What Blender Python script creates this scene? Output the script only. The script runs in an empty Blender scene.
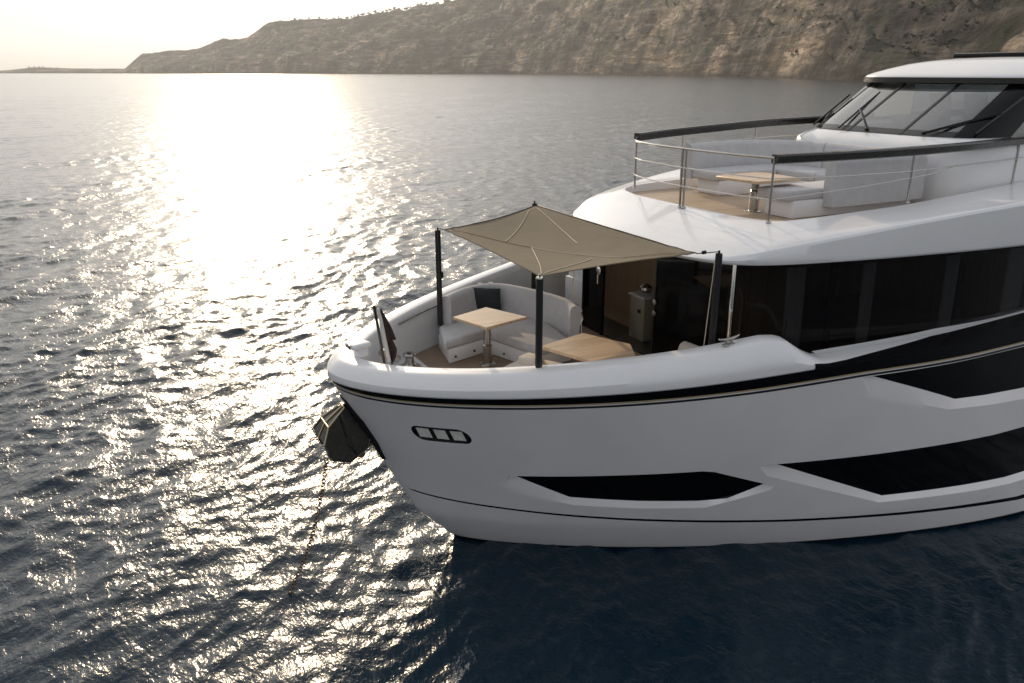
import bpy, bmesh, math, random
import numpy as np
from mathutils import Vector, Matrix, geometry, noise

# ---------------------------------------------------------------- camera, sky, sun, exposure
# World frame: X runs aft along the yacht, -Y is its port side, Z up from the sea surface.
C = bpy.context.scene.collection
scene = bpy.context.scene
HEAD = math.radians(27.26)
CAM = Vector((-3.365, -11.713, 7.81))
cam_d = bpy.data.cameras.new('camera'); cam = bpy.data.objects.new('camera', cam_d); C.objects.link(cam)
cam.location = CAM
cam.rotation_euler = (math.pi/2 - 0.32018, 0, -HEAD)
cam_d.sensor_width = 36; cam_d.lens = 811.85/1024*36
cam_d.clip_start = 0.1; cam_d.clip_end = 40000
scene.camera = cam

SUN_EL = math.radians(18.5)
SUN_AZ = math.radians(62.74 + 17.0)      # measured from +X towards +Y
w = bpy.data.worlds.new("World"); scene.world = w; w.use_nodes = True
nt = w.node_tree
sky = nt.nodes.new('ShaderNodeTexSky'); sky.sky_type = 'NISHITA'; sky.sun_disc = False
sky.sun_elevation = SUN_EL; sky.sun_rotation = math.pi/2 - SUN_AZ
sky.air_density = 1.0; sky.dust_density = 3.5; sky.ozone_density = 1.0
hs = nt.nodes.new('ShaderNodeHueSaturation'); hs.inputs['Saturation'].default_value = .38; hs.inputs['Value'].default_value = 1.82
gm = nt.nodes.new('ShaderNodeGamma'); gm.inputs[1].default_value = .44
nt.links.new(sky.outputs[0], gm.inputs[0]); nt.links.new(gm.outputs[0], hs.inputs['Color']); nt.links.new(hs.outputs[0], nt.nodes['Background'].inputs[0])
nt.nodes['Background'].inputs[1].default_value = 0.15
sd = bpy.data.lights.new('sun', 'SUN'); sd.energy = 2.0; sd.angle = math.radians(0.6); sd.color = (1.0, 0.79, 0.54)
so = bpy.data.objects.new('sun', sd); C.objects.link(so)
dirv = Vector((math.cos(SUN_EL)*math.cos(SUN_AZ), math.cos(SUN_EL)*math.sin(SUN_AZ), math.sin(SUN_EL)))
so.rotation_euler = dirv.to_track_quat('Z', 'Y').to_euler()
scene.view_settings.view_transform = 'Standard'
scene.view_settings.look = 'None'
scene.view_settings.exposure = 0.74
scene.view_settings.gamma = 1.0

# ---------------------------------------------------------------- helpers
def V(s, t, z): return Vector((s, -t, z))          # s aft, t to port, z up

def tag(o, label=None, cat=None, group=None, kind=None):
    if label: o['label'] = label
    if cat: o['category'] = cat
    if group: o['group'] = group
    if kind: o['kind'] = kind
    return o

def link(name, me, mat, parent=None):
    o = bpy.data.objects.new(name, me); C.objects.link(o)
    if mat and not me.materials: me.materials.append(mat)
    if parent is not None:
        o.parent = parent
        o.matrix_parent_inverse = base_matrix(parent).inverted()
    return o

def base_matrix(o):
    m = Matrix.Translation(o.location) @ o.rotation_euler.to_matrix().to_4x4()
    if o.parent is not None: m = base_matrix(o.parent) @ o.matrix_parent_inverse @ m if False else base_matrix(o.parent) @ o.matrix_parent_inverse @ m
    return m

def empty(name, loc=(0,0,0), label=None, cat=None, group=None):
    o = bpy.data.objects.new(name, None); C.objects.link(o); o.location = loc
    o.empty_display_size = 0.2
    return tag(o, label, cat, group)

class MB:
    """collects geometry, then links it as one mesh object"""
    def __init__(self): self.v = []; self.f = []
    def add(self, vs, fs):
        n = len(self.v); self.v += [Vector(p) for p in vs]; self.f += [tuple(i+n for i in f) for f in fs]; return self
    def grid(self, rows, closed_u=False, closed_v=False, flip=False):
        nr, nc = len(rows), len(rows[0]); vs = [p for r in rows for p in r]; fs = []
        for i in range(nr if closed_v else nr-1):
            for j in range(nc if closed_u else nc-1):
                a = i*nc+j; b = i*nc+(j+1) % nc; c = ((i+1) % nr)*nc+(j+1) % nc; d = ((i+1) % nr)*nc+j
                fs.append((a, d, c, b) if flip else (a, b, c, d))
        return self.add(vs, fs)
    def box(self, c, size, rot=None, bev=0.0, seg=2):
        bm = bmesh.new(); bmesh.ops.create_cube(bm, size=1.0)
        for v in bm.verts: v.co = Vector((v.co.x*size[0], v.co.y*size[1], v.co.z*size[2]))
        if bev: bmesh.ops.bevel(bm, geom=bm.edges[:], offset=bev, segments=seg, profile=0.5, affect='EDGES')
        R = (rot if rot is not None else Matrix.Identity(3))
        vs = [R @ v.co + Vector(c) for v in bm.verts]; bm.verts.index_update()
        self.add(vs, [[v.index for v in f.verts] for f in bm.faces]); bm.free(); return self
    def prism(self, pts, z0, z1, bev=0.0, seg=2):
        """pts: plan polygon of (s,t)"""
        bm = bmesh.new()
        vv = [bm.verts.new(V(p[0], p[1], z0)) for p in pts]
        f = bm.faces.new(vv)
        r = bmesh.ops.extrude_face_region(bm, geom=[f])
        for e in r['geom']:
            if isinstance(e, bmesh.types.BMVert): e.co.z = z1
        bmesh.ops.recalc_face_normals(bm, faces=bm.faces[:])
        if bev: bmesh.ops.bevel(bm, geom=bm.edges[:], offset=bev, segments=seg, profile=0.5, affect='EDGES')
        bm.verts.index_update()
        self.add([v.co.copy() for v in bm.verts], [[v.index for v in f.verts] for f in bm.faces]); bm.free(); return self
    def tube(self, pts, r, n=10, caps=True):
        pts = [Vector(p) for p in pts]; rr = r if isinstance(r, (list, tuple)) else [r]*len(pts)
        rows = []; up = None
        for i, p in enumerate(pts):
            d = (pts[min(i+1, len(pts)-1)] - pts[max(i-1, 0)]).normalized()
            if up is None:
                up = Vector((0,0,1)) if abs(d.z) < .9 else Vector((1,0,0))
            x = d.cross(up)
            if x.length < 1e-5: x = d.cross(Vector((0,1,0)))
            x.normalize(); y = x.cross(d).normalized(); up = y
            rows.append([p + (x*math.cos(2*math.pi*k/n) + y*math.sin(2*math.pi*k/n))*rr[i] for k in range(n)])
        self.grid(rows, closed_u=True)
        if caps:
            self.add(rows[0], [tuple(range(n))]); self.add(rows[-1], [tuple(range(n))[::-1]])
        return self
    def sweep(self, pts, prof, caps=True):
        """sweep a 2D profile (side, up) along a path, keeping up vertical"""
        pts = [Vector(p) for p in pts]; rows = []
        for i, p in enumerate(pts):
            d = (pts[min(i+1, len(pts)-1)] - pts[max(i-1, 0)]); d.z = 0; d.normalize()
            sx = Vector((d.y, -d.x, 0))
            rows.append([p + sx*q[0] + Vector((0,0,1))*q[1] for q in prof])
        self.grid(rows, closed_u=True)
        if caps: self.add(rows[0], [tuple(range(len(prof)))]); self.add(rows[-1], [tuple(range(len(prof)))[::-1]])
        return self
    def lathe(self, c, prof, n=20, axis=Vector((0,0,1))):
        q = Vector((0,0,1)).rotation_difference(Vector(axis)).to_matrix(); c = Vector(c)
        rows = [[c + q @ Vector((r*math.cos(2*math.pi*k/n), r*math.sin(2*math.pi*k/n), z)) for k in range(n)] for r, z in prof]
        self.grid(rows, closed_u=True); self.add(rows[0], [tuple(range(n))[::-1]]); self.add(rows[-1], [tuple(range(n))]); return self
    def build(self, name, mat, parent=None, smooth=35, weld=1e-5, fix=True, sub=0):
        bm = bmesh.new(); vs = [bm.verts.new(p) for p in self.v]
        for f in self.f:
            if len(set(f)) < 3: continue
            try: bm.faces.new([vs[i] for i in f])
            except ValueError: pass
        if weld: bmesh.ops.remove_doubles(bm, verts=bm.verts[:], dist=weld)
        if fix: bmesh.ops.recalc_face_normals(bm, faces=bm.faces[:])
        me = bpy.data.meshes.new(name); bm.to_mesh(me); bm.free()
        if smooth:
            me.shade_smooth(); me.set_sharp_from_angle(angle=math.radians(smooth))
        o = link(name, me, mat, parent)
        if sub:
            m = o.modifiers.new('subsurf', 'SUBSURF'); m.levels = sub; m.render_levels = sub
        return o

def interp(x, xs, ys): return float(np.interp(x, xs, ys))

def smooth_path(pts, n=8):
    """Catmull-Rom through the points"""
    P = [Vector(p) for p in pts]; P = [P[0]*2-P[1]] + P + [P[-1]*2-P[-2]]; out = []
    for i in range(1, len(P)-2):
        p0, p1, p2, p3 = P[i-1:i+3]
        for k in range(n):
            t = k/n
            out.append(0.5*((2*p1) + (p2-p0)*t + (2*p0-5*p1+4*p2-p3)*t*t + (3*p1-p0-3*p2+p3)*t**3))
    out.append(P[-2]); return out

# ---------------------------------------------------------------- materials
def mat(name, col, rough=0.5, metal=0.0, coat=0.0, spec=0.5, var=0.0, vscale=3.0, bump=0.0, bscale=40.0, **kw):
    m = bpy.data.materials.new(name); m.use_nodes = True; n = m.node_tree; b = n.nodes['Principled BSDF']
    b.inputs['Base Color'].default_value = (*col, 1); b.inputs['Roughness'].default_value = rough
    b.inputs['Metallic'].default_value = metal; b.inputs['Coat Weight'].default_value = coat
    b.inputs['Coat Roughness'].default_value = 0.06
    b.inputs['Specular IOR Level'].default_value = spec
    tc = n.nodes.new('ShaderNodeTexCoord')
    if var:
        no = n.nodes.new('ShaderNodeTexNoise'); no.inputs['Scale'].default_value = vscale; no.inputs['Detail'].default_value = 6
        n.links.new(tc.outputs['Object'], no.inputs['Vector'])
        mr = n.nodes.new('ShaderNodeMapRange'); mr.inputs[1].default_value = .3; mr.inputs[2].default_value = .7
        mr.inputs[3].default_value = 1-var; mr.inputs[4].default_value = 1+var
        n.links.new(no.outputs[0], mr.inputs[0])
        hv = n.nodes.new('ShaderNodeHueSaturation'); hv.inputs['Color'].default_value = (*col, 1)
        n.links.new(mr.outputs[0], hv.inputs['Value']); n.links.new(hv.outputs[0], b.inputs['Base Color'])
        mr2 = n.nodes.new('ShaderNodeMapRange'); mr2.inputs[3].default_value = rough*(1-var); mr2.inputs[4].default_value = min(1, rough*(1+var*1.5))
        n.links.new(no.outputs[0], mr2.inputs[0]); n.links.new(mr2.outputs[0], b.inputs['Roughness'])
    if bump:
        no = n.nodes.new('ShaderNodeTexNoise'); no.inputs['Scale'].default_value = bscale; no.inputs['Detail'].default_value = 4
        n.links.new(tc.outputs['Object'], no.inputs['Vector'])
        bp = n.nodes.new('ShaderNodeBump'); bp.inputs['Strength'].default_value = bump; bp.inputs['Distance'].default_value = .01
        n.links.new(no.outputs[0], bp.inputs['Height']); n.links.new(bp.outputs[0], b.inputs['Normal'])
    return m

def planks(name, c1, c2, seam, width, ang=0.0, seamw=.05, rough=.5, length=1.6):
    m = bpy.data.materials.new(name); m.use_nodes = True; n = m.node_tree; b = n.nodes['Principled BSDF']
    tc = n.nodes.new('ShaderNodeTexCoord'); mp = n.nodes.new('ShaderNodeMapping'); mp.inputs['Rotation'].default_value = (0,0,ang)
    n.links.new(tc.outputs['Object'], mp.inputs[0])
    br = n.nodes.new('ShaderNodeTexBrick'); br.inputs['Color1'].default_value = (*c1,1); br.inputs['Color2'].default_value = (*c2,1)
    br.inputs['Mortar'].default_value = (*seam,1); br.inputs['Scale'].default_value = 1
    br.inputs['Brick Width'].default_value = length; br.inputs['Row Height'].default_value = width
    br.inputs['Mortar Size'].default_value = width*seamw; br.inputs['Mortar Smooth'].default_value = .2
    n.links.new(mp.outputs[0], br.inputs['Vector'])
    mp2 = n.nodes.new('ShaderNodeMapping'); mp2.inputs['Scale'].default_value = (3, 60, 3); mp2.inputs['Rotation'].default_value = (0,0,ang)
    n.links.new(tc.outputs['Object'], mp2.inputs[0])
    no = n.nodes.new('ShaderNodeTexNoise'); no.inputs['Scale'].default_value = 1; no.inputs['Detail'].default_value = 5
    n.links.new(mp2.outputs[0], no.inputs['Vector'])
    mx = n.nodes.new('ShaderNodeMix'); mx.data_type = 'RGBA'; mx.blend_type = 'MULTIPLY'; mx.inputs[0].default_value = .45
    mr = n.nodes.new('ShaderNodeMapRange'); mr.inputs[1].default_value = .3; mr.inputs[2].default_value = .7; mr.inputs[3].default_value = .6; mr.inputs[4].default_value = 1.2
    n.links.new(no.outputs[0], mr.inputs[0])
    n.links.new(br.outputs[0], mx.inputs[6]); n.links.new(mr.outputs[0], mx.inputs[7])
    n.links.new(mx.outputs[2], b.inputs['Base Color']); b.inputs['Roughness'].default_value = rough
    return m

def glass(name, tint, mixf, rough=0.02, base=(.01,.011,.013), ior=1.5):
    """glazing: mirror-like by Fresnel, partly see-through, partly dark"""
    m = bpy.data.materials.new(name); m.use_nodes = True; n = m.node_tree; n.nodes.clear()
    out = n.nodes.new('ShaderNodeOutputMaterial'); p = n.nodes.new('ShaderNodeBsdfPrincipled')
    p.inputs['Base Color'].default_value = (*base, 1); p.inputs['Roughness'].default_value = rough; p.inputs['Specular IOR Level'].default_value = .0
    tr = n.nodes.new('ShaderNodeBsdfTransparent'); tr.inputs[0].default_value = (*tint, 1)
    gl = n.nodes.new('ShaderNodeBsdfGlossy'); gl.inputs['Roughness'].default_value = rough
    lw = n.nodes.new('ShaderNodeLayerWeight'); lw.inputs[0].default_value = .5
    pw = n.nodes.new('ShaderNodeMath'); pw.operation = 'POWER'; pw.inputs[1].default_value = 4.0; n.links.new(lw.outputs['Facing'], pw.inputs[0])
    f0 = ((ior-1)/(ior+1))**2; fr = n.nodes.new('ShaderNodeMath'); fr.operation = 'MULTIPLY_ADD'; fr.inputs[1].default_value = 1-f0; fr.inputs[2].default_value = f0
    n.links.new(pw.outputs[0], fr.inputs[0])
    m1 = n.nodes.new('ShaderNodeMixShader'); m1.inputs[0].default_value = mixf
    m2 = n.nodes.new('ShaderNodeMixShader')
    n.links.new(p.outputs[0], m1.inputs[1]); n.links.new(tr.outputs[0], m1.inputs[2])
    n.links.new(fr.outputs[0], m2.inputs[0]); n.links.new(m1.outputs[0], m2.inputs[1]); n.links.new(gl.outputs[0], m2.inputs[2])
    n.links.new(m2.outputs[0], out.inputs[0])
    return m

M = {}
M['white'] = mat('white_gelcoat', (.79,.78,.79), .32, coat=.5, var=.025, vscale=1.3)
M['hull'] = mat('hull_paint', (.80,.77,.78), .25, coat=.8, var=.035, vscale=.8, bump=.35, bscale=1.4)
M['offwhite'] = mat('textured_white', (.68,.68,.69), .6, var=.04, vscale=5)
M['black'] = mat('black_gloss', (.003,.003,.004), .12, spec=.22)
M['blackm'] = mat('black_satin', (.012,.012,.013), .35, var=.1, vscale=8)
M['gold'] = mat('gold_line', (.55,.43,.25), .35, metal=.3)
M['steel'] = mat('polished_steel', (.46,.44,.41), .18, metal=1, var=.05, vscale=9)
M['dsteel'] = mat('dark_steel', (.10,.095,.085), .3, metal=.9, var=.2, vscale=9)
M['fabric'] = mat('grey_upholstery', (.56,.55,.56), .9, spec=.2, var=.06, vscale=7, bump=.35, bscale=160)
M['cream'] = mat('cream_sunlit_upholstery', (.66,.60,.54), .9, spec=.2, var=.05, vscale=6, bump=.3, bscale=160)  # cream also carries the sunlight on the port bow sofa
M['pillow'] = mat('charcoal_cloth', (.045,.05,.056), .95, spec=.2, var=.15, vscale=14, bump=.5, bscale=120)
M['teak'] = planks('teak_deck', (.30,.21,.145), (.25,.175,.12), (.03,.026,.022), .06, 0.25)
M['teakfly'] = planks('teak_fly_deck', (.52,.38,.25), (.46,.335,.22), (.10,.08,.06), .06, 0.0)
M['oak'] = planks('table_oak', (.68,.50,.33), (.54,.38,.24), (.34,.23,.14), .085, 0.0, seamw=.02, rough=.4, length=3)
M['wood'] = planks('interior_wood', (.50,.36,.225), (.44,.31,.195), (.22,.14,.09), .4, 0.0, seamw=.01)
M['darkcap'] = mat('dark_rail_cap', (.016,.014,.012), .25, coat=.4, var=.2, vscale=5)
M['glass'] = glass('tinted_glass', (.58,.58,.60), .36, base=(.002,.002,.003), ior=1.26)
M['blackglass'] = glass('black_glass', (.1,.1,.1), .03, base=(.002,.002,.003), ior=1.28)
M['screen'] = glass('windscreen_glass', (.62,.66,.68), .9, base=(.02,.025,.03), ior=2.9)
M['plate'] = mat('pale_reflection_plate', (.78,.74,.70), .45, metal=.25, var=.1, vscale=14)  # pale base colour stands in for a bright sky reflection
M['chrome'] = mat('chrome', (.8,.79,.77), .05, metal=1)
M['curtain'] = mat('curtain', (.66,.65,.62), .9, bump=.3, bscale=30)
M['stone'] = mat('counter_stone', (.34,.34,.32), .25, var=.06)
M['olive'] = mat('cabinet_olive', (.20,.19,.15), .4, var=.05)
M['rope'] = mat('rope', (.55,.44,.28), .9, bump=.6, bscale=200)
M['flag'] = mat('dark_red_cloth', (.038,.02,.018), .9, var=.25, vscale=12)
M['anchor'] = mat('anchor_steel', (.018,.016,.013), .22, metal=.2, var=.3, vscale=6)
M['chain'] = mat('chain_steel', (.17,.10,.06), .45, metal=.8, var=.3, vscale=20)

def sail_mat():
    m = mat('sail_canvas', (.35,.305,.235), .85, spec=.15, var=.07, vscale=2.5, bump=.25, bscale=250)
    n = m.node_tree; b = n.nodes['Principled BSDF']; out = n.nodes['Material Output']
    tl = n.nodes.new('ShaderNodeBsdfTranslucent'); tl.inputs[0].default_value = (.50,.41,.29,1)
    mx = n.nodes.new('ShaderNodeMixShader'); mx.inputs[0].default_value = .42
    n.links.new(b.outputs[0], mx.inputs[1]); n.links.new(tl.outputs[0], mx.inputs[2]); n.links.new(mx.outputs[0], out.inputs[0])
    return m
M['sail'] = sail_mat()

# ---------------------------------------------------------------- sea
def sea_material():
    m = bpy.data.materials.new('sea_water'); m.use_nodes = True; n = m.node_tree; b = n.nodes['Principled BSDF']
    b.inputs['Base Color'].default_value = (.0025,.016,.030,1); b.inputs['Roughness'].default_value = .06
    b.inputs['IOR'].default_value = 1.333; b.inputs['Specular IOR Level'].default_value = .62
    geo = n.nodes.new('ShaderNodeNewGeometry')
    hts = []
    for sc, dist, stretch, rot in ((1.1,.09,(1,.55,1),.4),(4.2,.040,(1,.6,1),.9),(15,.014,(1,.7,1),-.3)):
        mp = n.nodes.new('ShaderNodeMapping'); mp.inputs['Scale'].default_value = stretch; mp.inputs['Rotation'].default_value = (0,0,rot)
        no = n.nodes.new('ShaderNodeTexNoise'); no.inputs['Scale'].default_value = sc; no.inputs['Detail'].default_value = 3; no.inputs['Distortion'].default_value = .4
        n.links.new(geo.outputs['Position'], mp.inputs[0]); n.links.new(mp.outputs[0], no.inputs['Vector'])
        mu = n.nodes.new('ShaderNodeMath'); mu.operation = 'MULTIPLY'; mu.inputs[1].default_value = dist
        n.links.new(no.outputs[0], mu.inputs[0]); hts.append(mu)
    # the large noise stands for the waves too far away for the mesh to carry
    ln = n.nodes.new('ShaderNodeVectorMath'); ln.operation = 'DISTANCE'; ln.inputs[1].default_value = (CAM.x, CAM.y, 0)
    n.links.new(geo.outputs['Position'], ln.inputs[0])
    mr = n.nodes.new('ShaderNodeMapRange'); mr.inputs[1].default_value = 20; mr.inputs[2].default_value = 120
    n.links.new(ln.outputs['Value'], mr.inputs[0])
    mu = n.nodes.new('ShaderNodeMath'); mu.operation = 'MULTIPLY'; n.links.new(hts[0].outputs[0], mu.inputs[0]); n.links.new(mr.outputs[0], mu.inputs[1])
    a1 = n.nodes.new('ShaderNodeMath'); n.links.new(mu.outputs[0], a1.inputs[0]); n.links.new(hts[1].outputs[0], a1.inputs[1])
    a2 = n.nodes.new('ShaderNodeMath'); n.links.new(a1.outputs[0], a2.inputs[0]); n.links.new(hts[2].outputs[0], a2.inputs[1])
    rr = n.nodes.new('ShaderNodeFloatCurve') if False else n.nodes.new('ShaderNodeMapRange'); rr.interpolation_type = 'SMOOTHSTEP'
    # waves too small for the distance act as roughness
    rr.inputs[1].default_value = 8; rr.inputs[2].default_value = 200; rr.inputs[3].default_value = .21; rr.inputs[4].default_value = .19
    n.links.new(ln.outputs['Value'], rr.inputs[0]); n.links.new(rr.outputs[0], b.inputs['Roughness'])
    for sc, am, r0, r1, st_ in ((.40,.10,50,140,(1,.5,1)),(.11,.36,160,420,(1,.6,1)),(.03,1.1,500,1400,(1,.6,1))):
        mp = n.nodes.new('ShaderNodeMapping'); mp.inputs['Scale'].default_value = st_; mp.inputs['Rotation'].default_value = (0,0,.5)
        no = n.nodes.new('ShaderNodeTexNoise'); no.inputs['Scale'].default_value = sc; no.inputs['Detail'].default_value = 5; no.inputs['Roughness'].default_value = .6
        n.links.new(geo.outputs['Position'], mp.inputs[0]); n.links.new(mp.outputs[0], no.inputs['Vector'])
        q1 = n.nodes.new('ShaderNodeMapRange'); q1.inputs[1].default_value = r0; q1.inputs[2].default_value = r1; q1.inputs[4].default_value = am; n.links.new(ln.outputs['Value'], q1.inputs[0])
        q2 = n.nodes.new('ShaderNodeMath'); q2.operation = 'MULTIPLY_ADD'; n.links.new(no.outputs[0], q2.inputs[0]); n.links.new(q1.outputs[0], q2.inputs[1]); n.links.new(a2.outputs[0], q2.inputs[2]); a2 = q2
    bp = n.nodes.new('ShaderNodeBump'); bp.inputs['Strength'].default_value = 1; bp.inputs['Distance'].default_value = 1
    n.links.new(a2.outputs[0], bp.inputs['Height']); n.links.new(bp.outputs[0], b.inputs['Normal'])
    return m

def make_sea():
    rng = np.random.default_rng(7)
    r = np.concatenate([[0.0, 1.5], np.geomspace(3.0, 340, 1250), np.geomspace(350, 14000, 60)])
    view = math.pi/2 - HEAD                        # heading of the camera, from +X
    da = np.radians(np.concatenate([np.linspace(-180, -48, 60, endpoint=False), np.linspace(-48, -37, 24, endpoint=False), np.linspace(-37, 37, 640), np.linspace(37, 48, 25)[1:], np.linspace(48, 180, 61)[1:-1]]))
    ang = view + da
    R, A = np.meshgrid(r, ang, indexing='ij')
    X = CAM.x + R*np.cos(A); Y = CAM.y + R*np.sin(A)
    dr = np.gradient(r)[:, None]*np.ones_like(A); dA = np.abs(np.gradient(ang))[None, :]*R
    sp = np.maximum(dr*.8, dA)
    Z = np.zeros_like(X); DX = np.zeros_like(X); DY = np.zeros_like(X)
    Xw = X + .35*np.sin(.31*Y+.7) + .25*np.sin(.52*X+1.1*Y); Yw = Y + .4*np.sin(.27*X+1.9) + .2*np.sin(.9*X-.4*Y)
    wind = math.radians(-50)
    N = 90
    lam = np.geomspace(.26, 9.0, N)
    for i in range(N):
        th = wind + rng.normal(0, .62 if lam[i] < 2 else .42)
        k = 2*math.pi/lam[i]; slope = .0262*(1.3 if lam[i] < 1.3 else (.95 if lam[i] < 2.2 else (.5 if lam[i] < 3.5 else .42)))
        a = slope/k; ph = k*(np.cos(th)*Xw + np.sin(th)*Yw) + rng.uniform(0, 6.283)
        att = np.clip((lam[i]/sp - 2.2)/1.5, 0, 1)
        Z += a*att*np.sin(ph); q = a*.75*att*np.cos(ph)
        DX += q*math.cos(th); DY += q*math.sin(th)
    # gusts: patches of calmer and rougher water
    g = .85 + .3*np.sin(.13*X+.6+.8*np.sin(.09*Y))*np.sin(.11*Y+.3) + .12*np.sin(.4*X-.3*Y)
    Z *= g
    nr, na = X.shape
    co = np.stack([X+DX, Y+DY, Z], -1).reshape(-1, 3)
    i = np.arange(nr-1)[:, None]*na; j = np.arange(na)[None, :]; j2 = (j+1) % na
    f = np.stack([i+j, i+na+j, i+na+j2, i+j2], -1).reshape(-1, 4)
    me = bpy.data.meshes.new('sea'); me.vertices.add(len(co)); me.vertices.foreach_set('co', co.ravel())
    me.loops.add(f.size); me.loops.foreach_set('vertex_index', f.ravel().astype(np.int32))
    me.polygons.add(len(f)); me.polygons.foreach_set('loop_start', np.arange(0, f.size, 4, dtype=np.int32)); me.polygons.foreach_set('loop_total', np.full(len(f), 4, dtype=np.int32))
    me.update(calc_edges=True); me.validate(); me.shade_smooth()
    o = link('sea', me, sea_material()); tag(o, kind='structure')
make_sea()

# ---------------------------------------------------------------- headland across the bay
def u_az(u):
    """bearing (from the camera heading, clockwise) of a picture column at the horizon"""
    return math.atan((u-512)/855.3)
US = [-260, 0, 35, 75, 125, 145, 200, 225, 250, 270, 290, 350, 400, 450, 512, 600, 700, 860, 1024, 1300, 1600]
EL = [1, 2, 5, 4, 4, 17, 22, 30, 31, 44, 48, 50, 58, 67, 88, 112, 132, 150, 168, 160, 150]
DS = [8800, 8200, 8000, 7800, 7000, 6500, 5800, 5500, 5200, 5000, 4800, 4400, 4100, 3800, 3400, 2500, 1650, 830, 590, 470, 430]
AZ = [u_az(u) for u in US]

def fbm(x, y, z=0.0, o=6, h=.5):
    s = 0; a = 1; 
    for _ in range(o):
        s += a*noise.noise((x, y, z)); a *= h; x *= 2.03; y *= 2.03; z += 7.7
    return s

def ridge_params(az):
    D = interp(az, AZ, DS); e = interp(az, AZ, EL)/855.3
    W = D*interp(az, AZ, [.05,.05,.05,.05,.06,.12,.16,.18,.2,.22,.24,.28,.30,.32,.36,.42,.5,.62,.7,.75,.8])
    return D, W, e

def land_height(az, fr):
    """fr: 0 at the shore .. 1 at the ridge .. beyond"""
    D, W, e = ridge_params(az); r = D + fr*W; Hr = e*(D+W)
    bx, by = math.sin(az)*r/400, math.cos(az)*r/400
    rough = fbm(bx*1.3, by*1.3, 1.0)
    cliff = interp(az, AZ, [.3]*6+[.3,.28,.26,.24,.22,.2,.18,.17,.16,.15,.13,.08,.05,.05,.05])
    g0 = cliff*min(1, fr/.05)
    tr = max(0, fr-.05)/.95
    terr = tr + .028*math.sin(tr*30+4.0*rough+az*9) + .018*math.sin(tr*71+6*rough-az*17)
    g = g0 + (1-cliff)*terr if fr < 1 else 1 - .25*(fr-1)
    amp = min(1, fr*8)
    fine = fbm(bx*6, by*6, 5.0, 5, .6)
    gul = abs(noise.noise((math.sin(az)*22+fr*3.0, fr*2.2, 3.3)))+.5*abs(noise.noise((math.sin(az)*60+fr*5, fr*5, 8.3)))
    h = Hr*g*(1 + amp*(.06*rough*(1 if fr < .8 else .5)))
    h += amp*Hr*(.05*fine*(1 if fr < .95 else .7) - .035*gul*(1-abs(2*fr-1) if fr < 1 else 0))
    return max(h, -3.0) if fr > 0 else -3.0, r

def az_world(az, r):
    b = math.pi/2 - HEAD - az
    return CAM.x + r*math.cos(b), CAM.y + r*math.sin(b)

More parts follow.
